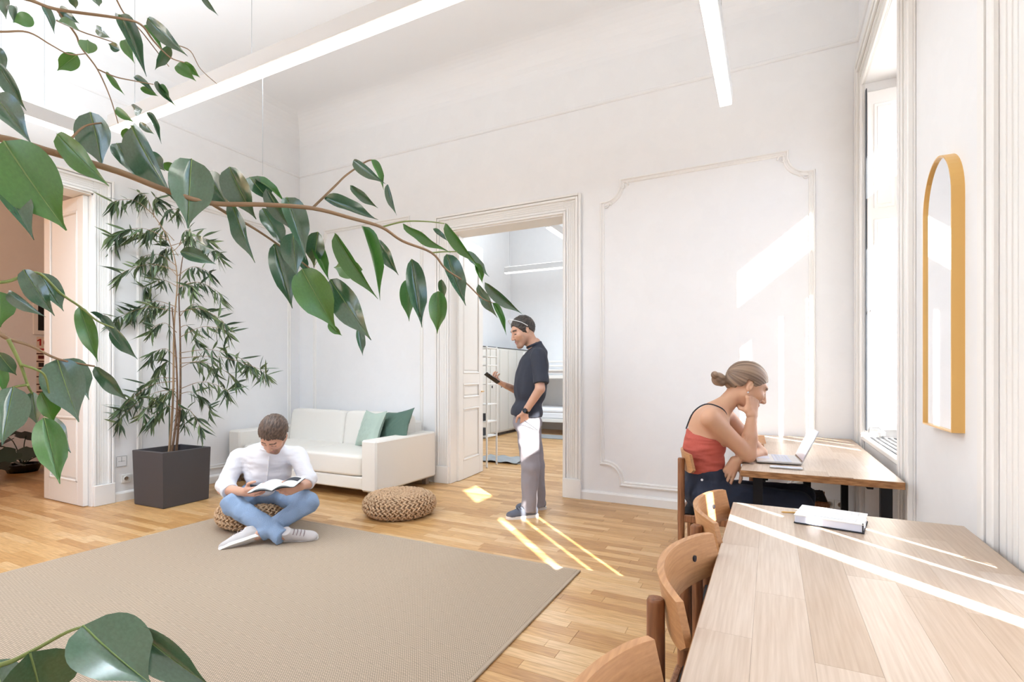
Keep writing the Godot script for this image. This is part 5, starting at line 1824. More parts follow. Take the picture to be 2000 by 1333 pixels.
# ------------------------------------------------------------------ heads, hands, shoes
# frame: origin at the middle of the head, z the way the face looks, y up, size 1 for an average adult
func head_field(s: Sdf, xf: Transform3D, k: float, male: bool, neck: Vector3, neck_r: float) -> void:
	var P := func(x: float, y: float, z: float) -> Vector3: return xf * (Vector3(x, y, z) * k)
	var b := xf.basis
	s.ell(P.call(0, 0.032, -0.016), Vector3(0.076, 0.092, 0.096) * k, b, 0.01)
	s.ell(P.call(0, -0.025, 0.030), Vector3(0.063, 0.085, 0.066) * k, b, 0.03 * k)
	for e in [-1.0, 1.0]:
		s.cone(P.call(e * 0.055, -0.045, -0.005), P.call(e * 0.018, -0.103, 0.068), 0.018 * k, 0.016 * k, 0.03 * k)
		s.ell(P.call(e * 0.043, -0.018, 0.062), Vector3(0.024, 0.020, 0.022) * k, b, 0.025 * k)
	s.cone(P.call(-0.012, -0.106, 0.074), P.call(0.012, -0.106, 0.074), (0.019 if male else 0.016) * k, (0.019 if male else 0.016) * k, 0.02 * k)
	s.cone(P.call(-0.036, 0.030, 0.076), P.call(0.036, 0.030, 0.076), 0.013 * k, 0.013 * k, 0.02 * k)
	for e in [-1.0, 1.0]:
		s.carve(P.call(e * 0.032, 0.008, 0.100), Vector3(0.019, 0.012, 0.016) * k, b, 0.014 * k)
		s.ell(P.call(e * 0.031, 0.005, 0.078), Vector3(0.0145, 0.011, 0.0125) * k, b, 0.004 * k)
	s.cone(P.call(0, 0.016, 0.090), P.call(0, -0.030, 0.112), 0.0085 * k, 0.0125 * k, 0.010 * k)
	for e in [-1.0, 1.0]:
		s.ell(P.call(e * 0.0125, -0.036, 0.102), Vector3(0.0085, 0.008, 0.010) * k, b, 0.006 * k)
	s.cone(P.call(-0.016, -0.062, 0.090), P.call(0.016, -0.062, 0.090), 0.0075 * k, 0.0075 * k, 0.008 * k)
	s.cone(P.call(-0.013, -0.076, 0.089), P.call(0.013, -0.076, 0.089), 0.0080 * k, 0.0080 * k, 0.008 * k)
	s.carve(P.call(0, -0.069, 0.101), Vector3(0.022, 0.0025, 0.007) * k, b, 0.004 * k)
	for e in [-1.0, 1.0]:
		var eb: Basis = b * Basis(Vector3.UP, e * 0.35) * Basis(Vector3.RIGHT, -0.15)
		s.ell(P.call(e * 0.078, 0.000, -0.012), Vector3(0.009, 0.029, 0.017) * k, eb, 0.006 * k)
		s.carve(P.call(e * 0.091, 0.004, -0.010), Vector3(0.007, 0.016, 0.008) * k, eb, 0.005 * k)
	s.cone(P.call(0, -0.035, -0.030), neck, neck_r * 0.92, neck_r, 0.03 * k)

# paints brows, lids, lips and stubble in the frame of the head
func face_paint(xf: Transform3D, k: float, skin: Color, hair: Color, stubble: float, lip: Color) -> Callable:
	var inv := xf.affine_inverse()
	return func(p: Vector3, _n: Vector3) -> Color:
		var q := (inv * p) / k
		var c := skin
		var ax := absf(q.x)
		if q.z > 0.04:
			if ax > 0.012 and ax < 0.052 and absf(q.y - 0.031 + (ax - 0.03) * (ax - 0.03) * 6.0) < 0.0070:
				c = c.lerp(hair, 0.9)
			elif ax > 0.017 and ax < 0.046 and absf(q.y - 0.0015 + (ax - 0.031) * (ax - 0.031) * 14.0) < 0.0030:
				c = Color(0.05, 0.03, 0.025)
			elif ax < 0.024 - absf(q.y + 0.069) * 0.8 and absf(q.y + 0.069) < 0.013 and q.z > 0.08:
				c = lip
			else:
				c = c.lerp(hair, stubble * smoothstep(-0.040, -0.062, q.y) * smoothstep(-0.135, -0.115, q.y) * (0.75 if ax > 0.035 else 1.0))
		else:
			c = c.lerp(hair, stubble * smoothstep(-0.015, 0.03, q.z) * smoothstep(-0.02, -0.05, q.y) * smoothstep(-0.130, -0.105, q.y) * 0.8)
		return c

# cap of hair over the skull; line(z) gives the height at which it ends
func hair_part(parent: Node, xf: Transform3D, k: float, line: Callable, col: Color, col2: Color, thick: float, flow: Vector3, extra = null, rough := 0.0045) -> void:
	var s := Sdf.new(0.0036 * k)
	var b := xf.basis
	var P := func(x: float, y: float, z: float) -> Vector3: return xf * (Vector3(x, y, z) * k)
	s.ell(P.call(0, 0.034, -0.018), Vector3(0.077 + thick, 0.092 + thick * 1.2, 0.097 + thick) * k, b, 0.01)
	var inv := xf.affine_inverse()
	var fn := FastNoiseLite.new()
	fn.seed = 5
	fn.frequency = 1.0
	fn.fractal_octaves = 2 if rough > 0.003 else 1
	s.bend(func(p: Vector3, d: float) -> float:
		var q := (inv * p) / k
		var w := fn.get_noise_3dv(comb(q, rough) * flow)
		var e: float = (line.call(q.z, absf(q.x)) - q.y) * k + w * 0.009
		return maxf(d + w * rough * k, e))
	if extra != null:
		extra.call(s, P, b)
	var mb := MB.new()
	s.mesh(mb, func(p: Vector3, _n: Vector3) -> Color:
		var w := fn.get_noise_3dv(comb((inv * p) / k, rough) * flow * 1.3)
		return col.lerp(col2, clampf(0.5 + w * 1.3, 0.0, 1.0)))
	part(parent, "hair", mb.done(), mats.hair)

# hair combed straight back: strands fan out round the axis from brow to bun
func comb(q: Vector3, rough: float) -> Vector3:
	if rough > 0.003:
		return q
	var a := Vector2(q.x, q.y - 0.03).normalized() * 0.085
	return Vector3(a.x, a.y, q.z)

# a hand: wrist point, axes towards thumb side, fingertips and back of hand; curl of index..little as three bend angles; thumb swing
func hand_field(s: Sdf, at: Vector3, th: Vector3, fi: Vector3, ba: Vector3, curls: Array, thumb: Array, k := 1.0, spread := 0.06) -> void:
	var P := func(x: float, y: float, z: float) -> Vector3: return at + (th * x + fi * y + ba * z) * k
	var kx := [0.029, 0.010, -0.010, -0.028]
	var ky := [0.090, 0.094, 0.089, 0.079]
	var len := [[0.042, 0.025, 0.020], [0.046, 0.029, 0.021], [0.042, 0.027, 0.020], [0.033, 0.020, 0.018]]
	for q in 4:
		s.cone(P.call(kx[q] * 0.55, 0.004, 0.0), P.call(kx[q], ky[q], 0.0), 0.0165 * k, 0.0110 * k, 0.012 * k)
	s.ell(P.call(0.020, 0.035, -0.010), Vector3.ONE * 0.019 * k, Basis(), 0.012 * k)
	for q in 4:
		var p: Vector3 = P.call(kx[q], ky[q], 0.0)
		var a := 0.0
		var fan: float = spread * (1.5 - q)
		for j in 3:
			a += curls[q][j]
			var d := (fi * cos(a) - ba * sin(a) + th * fan).normalized()
			var e: Vector3 = p + d * len[q][j] * k
			s.cone(p, e, (0.0095 - j * 0.0008) * k, (0.0088 - j * 0.0010) * k, 0.0035 * k)
			p = e
	var p0: Vector3 = P.call(0.026, 0.022, -0.008)
	var d0: Vector3 = (th * thumb[0].x + fi * thumb[0].y + ba * thumb[0].z).normalized()
	var d1: Vector3 = (th * thumb[1].x + fi * thumb[1].y + ba * thumb[1].z).normalized()
	var p1: Vector3 = p0 + d0 * 0.042 * k
	var p2: Vector3 = p1 + d1 * 0.033 * k
	var p3: Vector3 = p2 + (d1 + (d1 - d0) * 0.3).normalized() * 0.024 * k
	s.cone(p0, p1, 0.0145 * k, 0.0112 * k, 0.010 * k)
	s.cone(p1, p2, 0.0108 * k, 0.0098 * k, 0.004 * k)
	s.cone(p2, p3, 0.0098 * k, 0.0080 * k, 0.004 * k)

# a laced low shoe whose sole runs from heel to toe; up is the way out of the top
func shoe(parent: Node, heel: Vector3, toe: Vector3, up: Vector3, upper: Material, lace: Material, k := 1.0) -> void:
	var x := (toe - heel).normalized()
	var y := (up - x * up.dot(x)).normalized()
	var b := Basis(x, y, x.cross(y))
	var xf := Transform3D(b.scaled_local(Vector3.ONE * k), heel)
	var P := func(px_: float, py: float, pz: float) -> Vector3: return xf * Vector3(px_, py, pz)
	var s := Sdf.new(0.006)
	s.ell(P.call(0.045, 0.050, 0), Vector3(0.048, 0.050, 0.036) * k, b, 0.02)
	s.ell(P.call(0.13, 0.042, 0), Vector3(0.085, 0.046, 0.042) * k, b, 0.03)
	s.ell(P.call(0.215, 0.030, 0), Vector3(0.062, 0.034, 0.044) * k, b, 0.03)
	s.cone(P.call(0.060, 0.060, 0), P.call(0.050, 0.100, 0), 0.040 * k, 0.038 * k, 0.02, true)
	s.cone(P.call(0.10, 0.07, 0), P.call(0.17, 0.052, 0), 0.024 * k, 0.022 * k, 0.02)
	s.cut(P.call(0.1, 0.016, 0), -y)
	var o := sdf_part(parent, "shoe", s, upper)
	var outline := PackedVector2Array()
	for q in 28:
		var a := TAU * q / 28.0
		var px1 := 0.137 + 0.142 * cos(a)
		var wz := 0.047 - 0.010 * exp(-pow((px1 - 0.10) / 0.05, 2.0))
		outline.append(Vector2(px1, wz * signf(sin(a)) * pow(absf(sin(a)), 0.6)))
	var mb := MB.new()
	mb.extrude(outline, 0.024, xf * Transform3D(Basis(Vector3(1, 0, 0), Vector3(0, 0, -1), Vector3(0, 1, 0)), Vector3(0, 0.0, 0)))
	part(o, "sole", mb.done(), mats.sole_white)
	for q in 4:
		var lx := 0.105 + q * 0.024
		var ly := 0.107 - q * 0.0065
		part(o, "lace", tube_mesh([P.call(lx, ly - 0.020, -0.026), P.call(lx + 0.006, ly - 0.004, -0.008), P.call(lx + 0.006, ly - 0.004, 0.008), P.call(lx, ly - 0.020, 0.026)], 0.0042 * k, 5), lace)

# a turn whose z looks along 'fwd' and whose y leans towards 'up'
func facing(fwd: Vector3, up := Vector3.UP) -> Basis:
	var z := fwd.normalized()
	var x := up.cross(z).normalized()
	return Basis(x, z.cross(x), z)

# each person stands in a frame turned to the camera's heading: x to the right of the picture, z towards the lens
var pd := 1.0
var pz := 0.0

func begin_person(label: String, u: float, d: float, group := "") -> Node3D:
	pd = d
	pz = (u - 1000.0) / FOC * d
	var at := px(u, HOR, d)
	at.y = 0.0
	return thing("person", label, "person", at, YAW, group)

func J(u: float, v: float, dz: float) -> Vector3:
	var d := pd - dz
	return Vector3((u - 1000.0) / FOC * d - pz, EYE - (v - HOR) / FOC * d, dz)

# ------------------------------------------------------------------ man standing with a phone
func build_standing_person() -> void:
	var t := begin_person("person standing in a navy polo shirt and grey trousers, looking at phone", 1030, 4.70)
	var skin := Color(0.62, 0.36, 0.25)
	var hair := Color(0.030, 0.022, 0.018)
	var body := MB.new()
	# head
	var hk := 1.08
	var hx := Transform3D(facing(Vector3(-0.86, -0.36, 0.36), Vector3(-0.2, 1, 0)), J(1021, 648, 0.02))
	var s := Sdf.new(0.0042)
	head_field(s, hx, hk, true, J(1046, 685, 0.0), 0.060)
	var paint := face_paint(hx, hk, skin, hair, 0.42, Color(0.45, 0.2, 0.16))
	s.mesh(body, paint)
	# trunk and arms under the clothes
	body.tint = skin
	s = Sdf.new(0.011)
	var e1 := J(1055, 760, 0.24)
	var w1 := J(1025, 806, 0.185)
	var e2 := J(1014, 765, -0.22)
	var w2 := J(985, 752, -0.10)
	s.ell(J(1042, 738, 0), Vector3(0.075, 0.17, 0.12), Basis(), 0.03)
	s.cone(J(1046, 690, 0), J(1044, 672, 0), 0.07, 0.060, 0.03)
	s.ell(J(1032, 832, 0), Vector3(0.08, 0.11, 0.12), Basis(), 0.03)
	s.chain([J(1049, 696, 0.17), e1, w1], [0.048, 0.043, 0.029], 0.01)
	s.chain([J(1036, 696, -0.17), e2, w2], [0.046, 0.042, 0.028], 0.01)
	for g in [[J(1031, 836, 0.085), J(1037, 915, 0.10), J(1034, 998, 0.12)], [J(1034, 836, -0.085), J(1047, 912, -0.10), J(1054, 985, -0.14)]]:
		s.chain(g, [0.08, 0.055, 0.038], 0.02)
	s.mesh(body)
	# right hand holding the phone
	var fi := Vector3(-0.80, 0.42, 0.30).normalized()
	var ba := Vector3(-0.30, -0.85, 0.35)
	ba = (ba - fi * ba.dot(fi)).normalized()
	var thb := -fi.cross(ba)
	s = Sdf.new(0.0038)
	s.cone(w2 + (e2 - w2) * 0.2, w2, 0.032, 0.028, 0.02)
	hand_field(s, w2, thb, fi, ba, [[0.75, 0.75, 0.4], [0.7, 0.8, 0.5], [0.75, 0.8, 0.5], [0.8, 0.8, 0.5]], [Vector3(0.55, 0.65, -0.6), Vector3(0.05, 0.8, -0.6)], 1.02)
	s.mesh(body)
	# left hand, fingers in the pocket
	var fj := Vector3(-0.02, -0.88, -0.48).normalized()
	var bj := Vector3(0.2, -0.1, 0.95)
	bj = (bj - fj * bj.dot(fj)).normalized()
	s = Sdf.new(0.0042)
	s.cone(w1 + (e1 - w1) * 0.2, w1, 0.033, 0.028, 0.02)
	hand_field(s, w1, fj.cross(bj), fj, bj, [[0.25, 0.3, 0.2], [0.25, 0.3, 0.2], [0.25, 0.3, 0.2], [0.3, 0.3, 0.2]], [Vector3(0.7, 0.6, -0.2), Vector3(0.3, 0.95, 0.0)], 1.0)
	s.mesh(body)
	part(t, "body", body.done(), mats.skin_a)
	hair_part(t, hx, hk, func(z: float, x: float) -> float: return 0.078 if z > 0.075 else (lerpf(-0.025, 0.078, clampf((z - 0.020) / 0.055, 0, 1)) if z > -0.01 else (0.02 if z > -0.03 and x > 0.05 else lerpf(-0.065, 0.0, clampf((z + 0.1) / 0.07, 0, 1)))), hair, Color(0.07, 0.055, 0.045), 0.009, Vector3(60, 60, 28))
	# sunglasses pushed up on the head
	var P := func(x: float, y: float, z: float) -> Vector3: return hx * (Vector3(x, y, z) * hk)
	var gl := part(t, "glasses", tube_mesh([P.call(-0.062, 0.112, 0.062), P.call(-0.03, 0.130, 0.078), P.call(0.0, 0.132, 0.072), P.call(0.03, 0.130, 0.078), P.call(0.062, 0.112, 0.062)], 0.0035, 6), mats.paper)
	for e in [-1.0, 1.0]:
		part(gl, "temple", tube_mesh([P.call(e * 0.064, 0.112, 0.062), P.call(e * 0.091, 0.075, 0.02), P.call(e * 0.094, 0.03, -0.02)], 0.0032, 6), mats.paper)
	# polo shirt
	var tb := facing(Vector3(-0.94, 0, 0.34), Vector3(0.05, 1, 0))
	s = Sdf.new(0.011)
	s.ell(J(1043, 712, 0), Vector3(0.185, 0.125, 0.125), tb, 0.02)
	s.ell(J(1035, 762, 0), Vector3(0.178, 0.17, 0.145), tb, 0.05)
	s.ell(J(1038, 738, 0), Vector3(0.182, 0.16, 0.140), tb, 0.05)
	s.ell(J(1029, 804, 0), Vector3(0.176, 0.12, 0.142), tb, 0.05)
	s.cone(J(1050, 693, 0.165), J(1040, 693, -0.165), 0.060, 0.058, 0.04)
	s.cone(J(1051, 690, 0.0), J(1047, 676, 0.0), 0.085, 0.066, 0.03)
	s.cone(J(1053, 699, 0.172), J(1057, 750, 0.232), 0.074, 0.070, 0.02, true)
	s.cone(J(1036, 700, -0.165), J(1020, 748, -0.205), 0.070, 0.064, 0.02, true)
	s.carve(J(1043, 668, 0.0), Vector3(0.062, 0.05, 0.058), Basis(), 0.008)
	s.cut(J(1030, 813, 0), Vector3(-0.06, -1, 0))
	s.folds(0.007, Vector3(9, 5, 9), 3)
	var polo := sdf_part(t, "polo_shirt", s, mats.polo)
	# its collar stands round the neck
	var ring := []
	for q in 17:
		var a := TAU * q / 16.0
		ring.append(J(1043, 675, 0) + Vector3(cos(a) * 0.060, 0.004 + 0.024 * cos(a), sin(a) * 0.062))
	part(polo, "collar", tube_mesh(ring, 0.0125, 8), mats.polo)
	# trousers
	s = Sdf.new(0.011)
	s.ell(J(1030, 826, 0), Vector3(0.165, 0.12, 0.128), tb, 0.03)
	s.chain([J(1031, 838, 0.085), J(1036, 912, 0.10), J(1033, 1000, 0.115)], [0.104, 0.082, 0.066], 0.02, true)
	s.chain([J(1035, 838, -0.085), J(1046, 908, -0.10), J(1053, 988, -0.145)], [0.104, 0.080, 0.064], 0.02, true)
	s.cut(J(1030, 806, 0), Vector3.UP)
	s.folds(0.008, Vector3(8, 7, 8), 8)
	var tr := sdf_part(t, "trousers", s, mats.grey_trousers)
	part(tr, "pocket_edge", tube_mesh([J(1024, 822, 0.235), J(1038, 832, 0.225), J(1050, 841, 0.175)], 0.0032, 5), mats.ink_dark)
	# shoes
	shoe(t, J(1050, 1011, 0.095) * Vector3(1, 0, 1), J(988, 1014, 0.18) * Vector3(1, 0, 1), Vector3.UP, mats.shoe_grey, mats.ink_dark, 1.06)
	shoe(t, J(1066, 998, -0.165) * Vector3(1, 0, 1), J(1008, 998, -0.10) * Vector3(1, 0, 1), Vector3.UP, mats.shoe_grey, mats.ink_dark, 1.06)
	# watch on the left wrist
	var wd := (w1 - e1).normalized()
	var wp := w1 - wd * 0.018
	var wa := part(t, "watch", tube_mesh([wp - wd * 0.012, wp + wd * 0.012], 0.034, 18), mats.device_black)
	part(wa, "dial", box_mesh(Vector3(0.034, 0.040, 0.010), 0.004), mats.device_black, Transform3D(facing(Vector3(-0.25, 0.1, 1.0), -wd), wp + Vector3(-0.008, 0.002, 0.034)))
	# phone: a thing of its own in the right hand
	var ph := thing("phone", "black phone held by the standing person", "phone", t.transform * (J(961, 739, -0.02)), 0.0)
	var pb := facing(Vector3(0.45, 0.75, -0.45), Vector3(-0.82, 0.52, 0.2))
	ph.basis = t.basis * pb
	part(ph, "case", box_mesh(Vector3(0.074, 0.152, 0.009), 0.003), mats.device_black)
	part(ph, "display", box_mesh(Vector3(0.068, 0.146, 0.001), 0.0, Vector3(0, 0, 0.0048)), mats.ink_dark)

# ------------------------------------------------------------------ man sitting cross-legged with a magazine
func build_sitting_person() -> void:
	var t := begin_person("person in a white shirt and blue jeans sitting cross-legged, reading", 520, 4.30)
	var skin := Color(0.66, 0.37, 0.26)
	var hair := Color(0.060, 0.038, 0.027)
	var body := MB.new()
	var hk := 1.14
	var hx := Transform3D(facing(Vector3(-0.10, -0.80, 0.60), Vector3(0.10, 0.6, 0.8)), J(535, 849, 0.30))
	var s := Sdf.new(0.0042)
	head_field(s, hx, hk, true, J(531, 877, 0.12), 0.062)
	s.mesh(body, face_paint(hx, hk, skin, hair, 0.5, Color(0.5, 0.22, 0.18)))
	body.tint = skin
	var ea := J(437, 956, 0.18)
	var wa := J(478, 962, 0.34)
	var eb := J(603, 944, 0.18)
	var wb := J(588, 950, 0.34)
	s = Sdf.new(0.012)
	s.ell(J(524, 914, 0.03), Vector3(0.13, 0.17, 0.08), Basis(), 0.03)
	s.ell(J(523, 960, -0.04), Vector3(0.17, 0.10, 0.12), Basis(), 0.03)
	s.cone(J(527, 884, 0.06), J(532, 868, 0.16), 0.07, 0.06, 0.03)
	s.chain([J(468, 892, 0.05), ea, wa], [0.055, 0.046, 0.031], 0.02)
	s.chain([J(581, 889, 0.05), eb, wb], [0.055, 0.046, 0.031], 0.02)
	s.mesh(body)
	# hands: thumbs on top of the magazine, fingers below it
	var fa := Vector3(0.93, 0.10, 0.34).normalized()
	var ba := Vector3(-0.20, -0.35, 0.9)
	ba = (ba - fa * ba.dot(fa)).normalized()
	s = Sdf.new(0.0038)
	s.cone(wa + (ea - wa) * 0.25, wa, 0.035, 0.031, 0.02)
	hand_field(s, wa, fa.cross(ba) * -1.0, fa, ba, [[0.35, 0.5, 0.3], [0.4, 0.5, 0.3], [0.45, 0.5, 0.35], [0.5, 0.55, 0.4]], [Vector3(0.75, 0.6, -0.2), Vector3(0.2, 0.95, -0.2)], 1.08)
	s.mesh(body)
	var fb := Vector3(-0.82, -0.28, 0.34).normalized()
	var bb := Vector3(0.25, -0.35, 0.9)
	bb = (bb - fb * bb.dot(fb)).normalized()
	s = Sdf.new(0.0038)
	s.cone(wb + (eb - wb) * 0.25, wb, 0.035, 0.031, 0.02)
	hand_field(s, wb, fb.cross(bb), fb, bb, [[0.35, 0.5, 0.3], [0.4, 0.5, 0.3], [0.45, 0.5, 0.35], [0.5, 0.55, 0.4]], [Vector3(0.75, 0.6, -0.2), Vector3(0.2, 0.95, -0.2)], 1.08)
	s.mesh(body)
	# legs under the jeans
	s = Sdf.new(0.013)
	s.chain([J(492, 968, 0.0), J(458, 985, 0.29), J(556, 1046, 0.45)], [0.06, 0.045, 0.038], 0.02)
	s.chain([J(556, 966, 0.0), J(598, 982, 0.23), J(503, 1046, 0.47)], [0.06, 0.045, 0.038], 0.02)
	s.mesh(body)
	part(t, "body", body.done(), mats.skin_b)
	hair_part(t, hx, hk, func(z: float, x: float) -> float: return 0.072 - x * 0.18 if z > 0.065 else (lerpf(-0.035, 0.068, clampf((z - 0.022) / 0.043, 0, 1)) if z > -0.01 else (0.025 if z > -0.03 and x > 0.05 else lerpf(-0.07, 0.0, clampf((z + 0.1) / 0.07, 0, 1)))), hair, Color(0.15, 0.098, 0.07), 0.014, Vector3(70, 50, 18))
	# white shirt, sleeves rolled below the elbow
	var tb := facing(Vector3(-0.02, -0.25, 0.97), Vector3.UP)
	s = Sdf.new(0.012)
	s.ell(J(524, 894, 0.04), Vector3(0.215, 0.125, 0.135), tb, 0.03)
	s.ell(J(523, 925, 0.03), Vector3(0.190, 0.16, 0.135), tb, 0.05)
	s.ell(J(524, 952, 0.0), Vector3(0.195, 0.08, 0.14), tb, 0.04)
	s.cone(J(474, 892, 0.04), J(576, 889, 0.04), 0.066, 0.066, 0.05)
	s.cone(J(525, 884, 0.05), J(531, 872, 0.10), 0.10, 0.085, 0.04)
	s.chain([J(467, 894, 0.05), J(440, 949, 0.17), J(449, 960, 0.225)], [0.074, 0.066, 0.058], 0.03, true)
	s.chain([J(582, 891, 0.05), J(601, 936, 0.17), J(597, 946, 0.225)], [0.074, 0.066, 0.057], 0.03, true)
	s.folds(0.008, Vector3(6, 15, 7), 4)
	var sh := sdf_part(t, "shirt", s, mats.white_shirt)
	var ring := []
	for q in 15:
		var a := -0.9 + TAU * 0.79 * q / 14.0 + PI * 0.5 + 0.3
		ring.append(J(531, 873, 0.10) + Vector3(cos(a) * 0.082, -0.030 * sin(a) + 0.012, sin(a) * 0.075))
	part(sh, "collar", tube_mesh(ring, 0.013, 7), mats.white_shirt)
	var plk := []
	for q in 9:
		var fr := q / 8.0
		plk.append(J(lerpf(526, 521, fr), lerpf(892, 950, fr), 0.178 - 0.02 * fr + 0.012 * sin(fr * PI)))
	part(sh, "button_placket", tube_mesh(plk, 0.006, 6), mats.white_shirt)
	for q in [1, 3, 5, 7]:
		part(sh, "button", tube_mesh([plk[q], plk[q] + Vector3(0, 0, 0.012)], 0.005, 8), mats.plastic_white)
	for q in [[J(449, 960, 0.225), J(440, 949, 0.17), 0.066], [J(597, 946, 0.225), J(601, 936, 0.17), 0.065]]:
		var cd: Vector3 = (q[0] - q[1]).normalized()
		part(sh, "rolled_cuff", tube_mesh([q[0] - cd * 0.034, q[0] - cd * 0.028, q[0] - cd * 0.004, q[0] + cd * 0.004], [q[2] - 0.006, q[2], q[2], q[2] - 0.008], 20), mats.white_shirt)
	# jeans
	s = Sdf.new(0.012)
	s.ell(J(523, 962, -0.02), Vector3(0.205, 0.115, 0.15), Basis(), 0.03)
	s.chain([J(494, 967, 0.02), J(455, 985, 0.30)], [0.104, 0.083], 0.03)
	s.chain([J(554, 965, 0.02), J(601, 982, 0.24)], [0.104, 0.083], 0.03)
	s.chain([J(601, 984, 0.24), J(506, 1046, 0.46)], [0.080, 0.054], 0.015, true)
	s.chain([J(456, 987, 0.30), J(553, 1050, 0.475)], [0.082, 0.060], 0.015, true)
	s.cut(J(523, 940, 0), Vector3.UP)
	s.folds(0.010, Vector3(12, 9, 12), 6)
	var jn := sdf_part(t, "jeans", s, mats.blue_jeans)
	part(jn, "belt", tube_mesh([J(488, 949, 0.13), J(505, 951, 0.150), J(524, 951, 0.156), J(543, 949, 0.150), J(560, 945, 0.13)], 0.010, 6), mats.ink_dark)
	# shoes
	shoe(t, J(508, 1050, 0.48), J(450, 1071, 0.56), Vector3(0.15, 0.75, -0.6), mats.shoe_pale, mats.lace_pale, 1.0)
	shoe(t, J(546, 1052, 0.42), J(608, 1052, 0.37), Vector3(-0.05, 0.75, 0.66), mats.shoe_pale, mats.lace_pale, 1.0)
	# magazine held open
	var spine := J(541, 948, 0.47)
	var mg := thing("magazine", "open magazine in the hands of the person in white shirt", "magazine", t.transform * spine, YAW)
	for e in [-1.0, 1.0]:
		var far := (J(494, 955, 0.47) if e < 0 else J(584, 943, 0.47)) - spine
		var sheet_at := func(fr: float, g: float, lay: int) -> Vector3:
			var bow := 0.022 * sin(PI * minf(1.0, fr * 1.15)) * (1.0 - 0.25 * lay)
			return far * fr + Vector3(0, bow - 0.004 * lay - 0.012 * (1.0 - fr), 0) + Vector3(0, 0.016, -0.13) * (g - 0.40) * 1.6
		for lay in 3:
			var mb := MB.new()
			mb.sheet(13, 9, func(a: int, b: int) -> Vector3: return sheet_at.call(a / 12.0, b / 8.0, lay), false, e > 0)
			var pg := part(mg, "page" if lay < 2 else "cover", mb.done(), mats.paper if lay < 2 else mats.grille)
			if lay > 0:
				continue
			# printed picture and text blocks
			for q in [[0.12, 0.86, 0.55, 0.92], [0.12, 0.45, 0.10, 0.46], [0.52, 0.86, 0.10, 0.46]]:
				var pr := MB.new()
				pr.sheet(9, 5, func(a: int, b: int) -> Vector3: return sheet_at.call(lerpf(q[0], q[1], a / 8.0), lerpf(q[2], q[3], b / 4.0), 0) + Vector3(0, 0.0009, 0), false, e > 0)
				part(pg, "printed_block", pr.done(), mats.grille if q[2] > 0.5 and e > 0 else mats.paper_blue)

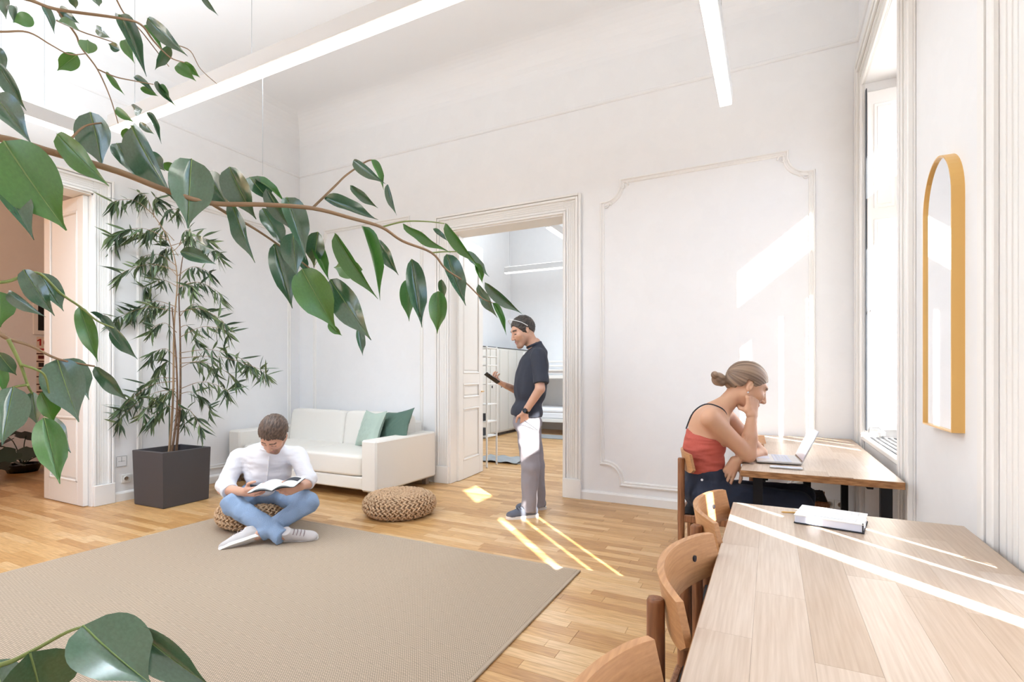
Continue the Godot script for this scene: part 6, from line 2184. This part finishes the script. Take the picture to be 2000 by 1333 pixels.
# ------------------------------------------------------------------ woman at the laptop
func build_woman() -> void:
	var t := begin_person("person with a hair bun in a rust-red top, leaning on the table", 1400, 3.17)
	var skin := Color(0.66, 0.37, 0.235)
	var hair := Color(0.16, 0.098, 0.062)
	var body := MB.new()
	var hk := 1.17
	var hx := Transform3D(facing(Vector3(0.87, -0.44, 0.10), Vector3(0.3, 1, 0)), J(1458, 757, 0.0))
	var s := Sdf.new(0.0040)
	head_field(s, hx, hk, false, J(1408, 800, 0.0), 0.056)
	s.mesh(body, face_paint(hx, hk, skin, hair, 0.0, Color(0.55, 0.22, 0.19)))
	body.tint = skin
	var sa := J(1386, 818, 0.165)
	var ea := J(1461, 889, 0.115)
	var wa := J(1468, 812, 0.095)
	var sb := J(1416, 812, -0.165)
	var eb := J(1484, 886, -0.10)
	var wb := J(1437, 900, 0.115)
	var tb := facing(Vector3(0.96, -0.35, -0.05), Vector3.UP)
	s = Sdf.new(0.0105)
	s.ell(J(1384, 830, 0), Vector3(0.160, 0.105, 0.112), tb, 0.03)
	s.ell(J(1376, 870, 0), Vector3(0.140, 0.13, 0.108), tb, 0.05)
	s.ell(J(1376, 915, 0), Vector3(0.135, 0.12, 0.102), tb, 0.05)
	s.cone(J(1390, 812, 0.13), J(1410, 808, -0.14), 0.052, 0.052, 0.05)
	s.cone(J(1398, 806, 0.0), J(1422, 786, 0.0), 0.070, 0.054, 0.05)
	s.chain([sa, ea], [0.058, 0.045], 0.03)
	s.chain([ea, J(1464, 855, 0.108), wa], [0.045, 0.044, 0.027], 0.012)
	s.chain([sb, eb], [0.055, 0.044], 0.03)
	s.chain([eb, wb], [0.043, 0.026], 0.012)
	s.ell(J(1376, 958, 0), Vector3(0.15, 0.10, 0.11), tb, 0.03)
	s.mesh(body)
	# right fist under the cheek
	var fi := Vector3(0.10, 0.96, -0.12).normalized()
	var ba := Vector3(0.28, 0.02, 0.96)
	ba = (ba - fi * ba.dot(fi)).normalized()
	s = Sdf.new(0.0034)
	s.cone(wa + Vector3(0, -0.04, 0), wa, 0.030, 0.028, 0.02)
	hand_field(s, wa, -fi.cross(ba), fi, ba, [[0.75, 1.6, 1.0], [0.65, 1.6, 1.0], [0.65, 1.6, 1.0], [0.75, 1.6, 1.0]], [Vector3(0.25, 0.35, -0.9), Vector3(-0.2, 0.5, -0.8)], 1.12, 0.05)
	s.mesh(body)
	# left hand hangs over the table's corner
	var fj := Vector3(-0.50, -0.82, 0.12).normalized()
	var bj := Vector3(-0.15, 0.25, 0.95)
	bj = (bj - fj * bj.dot(fj)).normalized()
	s = Sdf.new(0.0034)
	s.cone(wb + (eb - wb) * 0.2, wb, 0.030, 0.026, 0.02)
	hand_field(s, wb, -fj.cross(bj), fj, bj, [[0.25, 0.3, 0.2], [0.2, 0.3, 0.2], [0.25, 0.3, 0.2], [0.3, 0.35, 0.2]], [Vector3(0.8, 0.55, -0.1), Vector3(0.35, 0.9, -0.1)], 1.02, 0.10)
	s.mesh(body)
	part(t, "body", body.done(), mats.skin_c)
	# hair drawn back into a bun
	var bun := func(sf: Sdf, _P: Callable, _b: Basis) -> void:
		sf.ell(J(1403, 741, 0.0), Vector3(0.040, 0.042, 0.040), Basis(), 0.008)
		sf.ell(J(1396, 733, 0.015), Vector3(0.022, 0.024, 0.026), Basis(), 0.006)
		sf.ell(J(1409, 749, 0.018), Vector3(0.024, 0.020, 0.026), Basis(), 0.006)
		sf.cone(J(1412, 743, 0), J(1430, 746, 0), 0.022, 0.045, 0.02)
	hair_part(t, hx, hk, func(z: float, x: float) -> float: return 0.072 if z > 0.075 else (lerpf(0.012, 0.072, clampf((z - 0.02) / 0.055, 0, 1)) if z > -0.005 else (0.030 if z > -0.034 and x > 0.05 else lerpf(-0.055, -0.01, clampf((z + 0.1) / 0.06, 0, 1)))), hair, Color(0.34, 0.225, 0.15), 0.010, Vector3(60, 60, 2.0), bun, 0.0016)
	part(t, "earring", tube_mesh([hx * (Vector3(-0.086, -0.030, -0.008) * hk), hx * (Vector3(-0.087, -0.037, -0.008) * hk)], 0.0045, 8), mats.silver)
	# rust-red camisole
	s = Sdf.new(0.0105)
	s.ell(J(1383, 836, 0), Vector3(0.156, 0.100, 0.118), tb, 0.03)
	s.ell(J(1375, 872, 0), Vector3(0.148, 0.13, 0.118), tb, 0.05)
	s.ell(J(1375, 912, 0), Vector3(0.144, 0.11, 0.112), tb, 0.05)
	s.cut(J(1368, 848, 0), Vector3(0.32, 1, 0.10))
	s.cut(J(1375, 922, 0), Vector3(0, -1, 0))
	s.folds(0.009, Vector3(5, 24, 5), 9)
	var top := sdf_part(t, "camisole", s, mats.rust_top)
	for q in [[J(1340, 838, 0.085), J(1354, 806, 0.10), J(1378, 790, 0.095), J(1404, 795, 0.10), J(1418, 808, 0.092), J(1421, 832, 0.085)], [J(1348, 836, -0.08), J(1366, 802, -0.085), J(1392, 790, -0.085), J(1418, 804, -0.085), J(1424, 834, -0.08)]]:
		part(top, "strap", tube_mesh(Array(smooth(q, 5)), 0.0042, 6), mats.ink_dark)
	# dark jeans
	s = Sdf.new(0.011)
	s.ell(J(1376, 958, 0), Vector3(0.185, 0.125, 0.128), tb, 0.03)
	s.ell(J(1378, 925, 0), Vector3(0.152, 0.10, 0.118), tb, 0.04)
	var ka := J(1560, 985, 0.16)
	var kb := J(1566, 970, -0.06)
	s.chain([J(1388, 972, 0.09), ka], [0.104, 0.074], 0.03)
	s.chain([J(1396, 966, -0.09), kb], [0.102, 0.074], 0.03)
	s.chain([ka, ka + Vector3(0.02, -0.40, 0.03)], [0.072, 0.050], 0.02, true)
	s.chain([kb, kb + Vector3(0.02, -0.42, 0.0)], [0.072, 0.050], 0.02, true)
	s.cut(J(1376, 908, 0), Vector3(-0.22, 1, 0))
	s.folds(0.006, Vector3(13, 10, 13), 2)
	var jn := sdf_part(t, "jeans", s, mats.dark_jeans)
	for g in [ka, kb]:
		var fx: Vector3 = g + Vector3(-0.03, 0, 0.01)
		fx.y = 0.0
		shoe(t, fx, fx + Vector3(0.26, 0, 0.08), Vector3.UP, mats.shoe_grey, mats.ink_dark, 0.9)
	part(jn, "button", tube_mesh([J(1371, 938, 0.168), J(1371, 938, 0.174)], 0.007, 10), mats.silver)
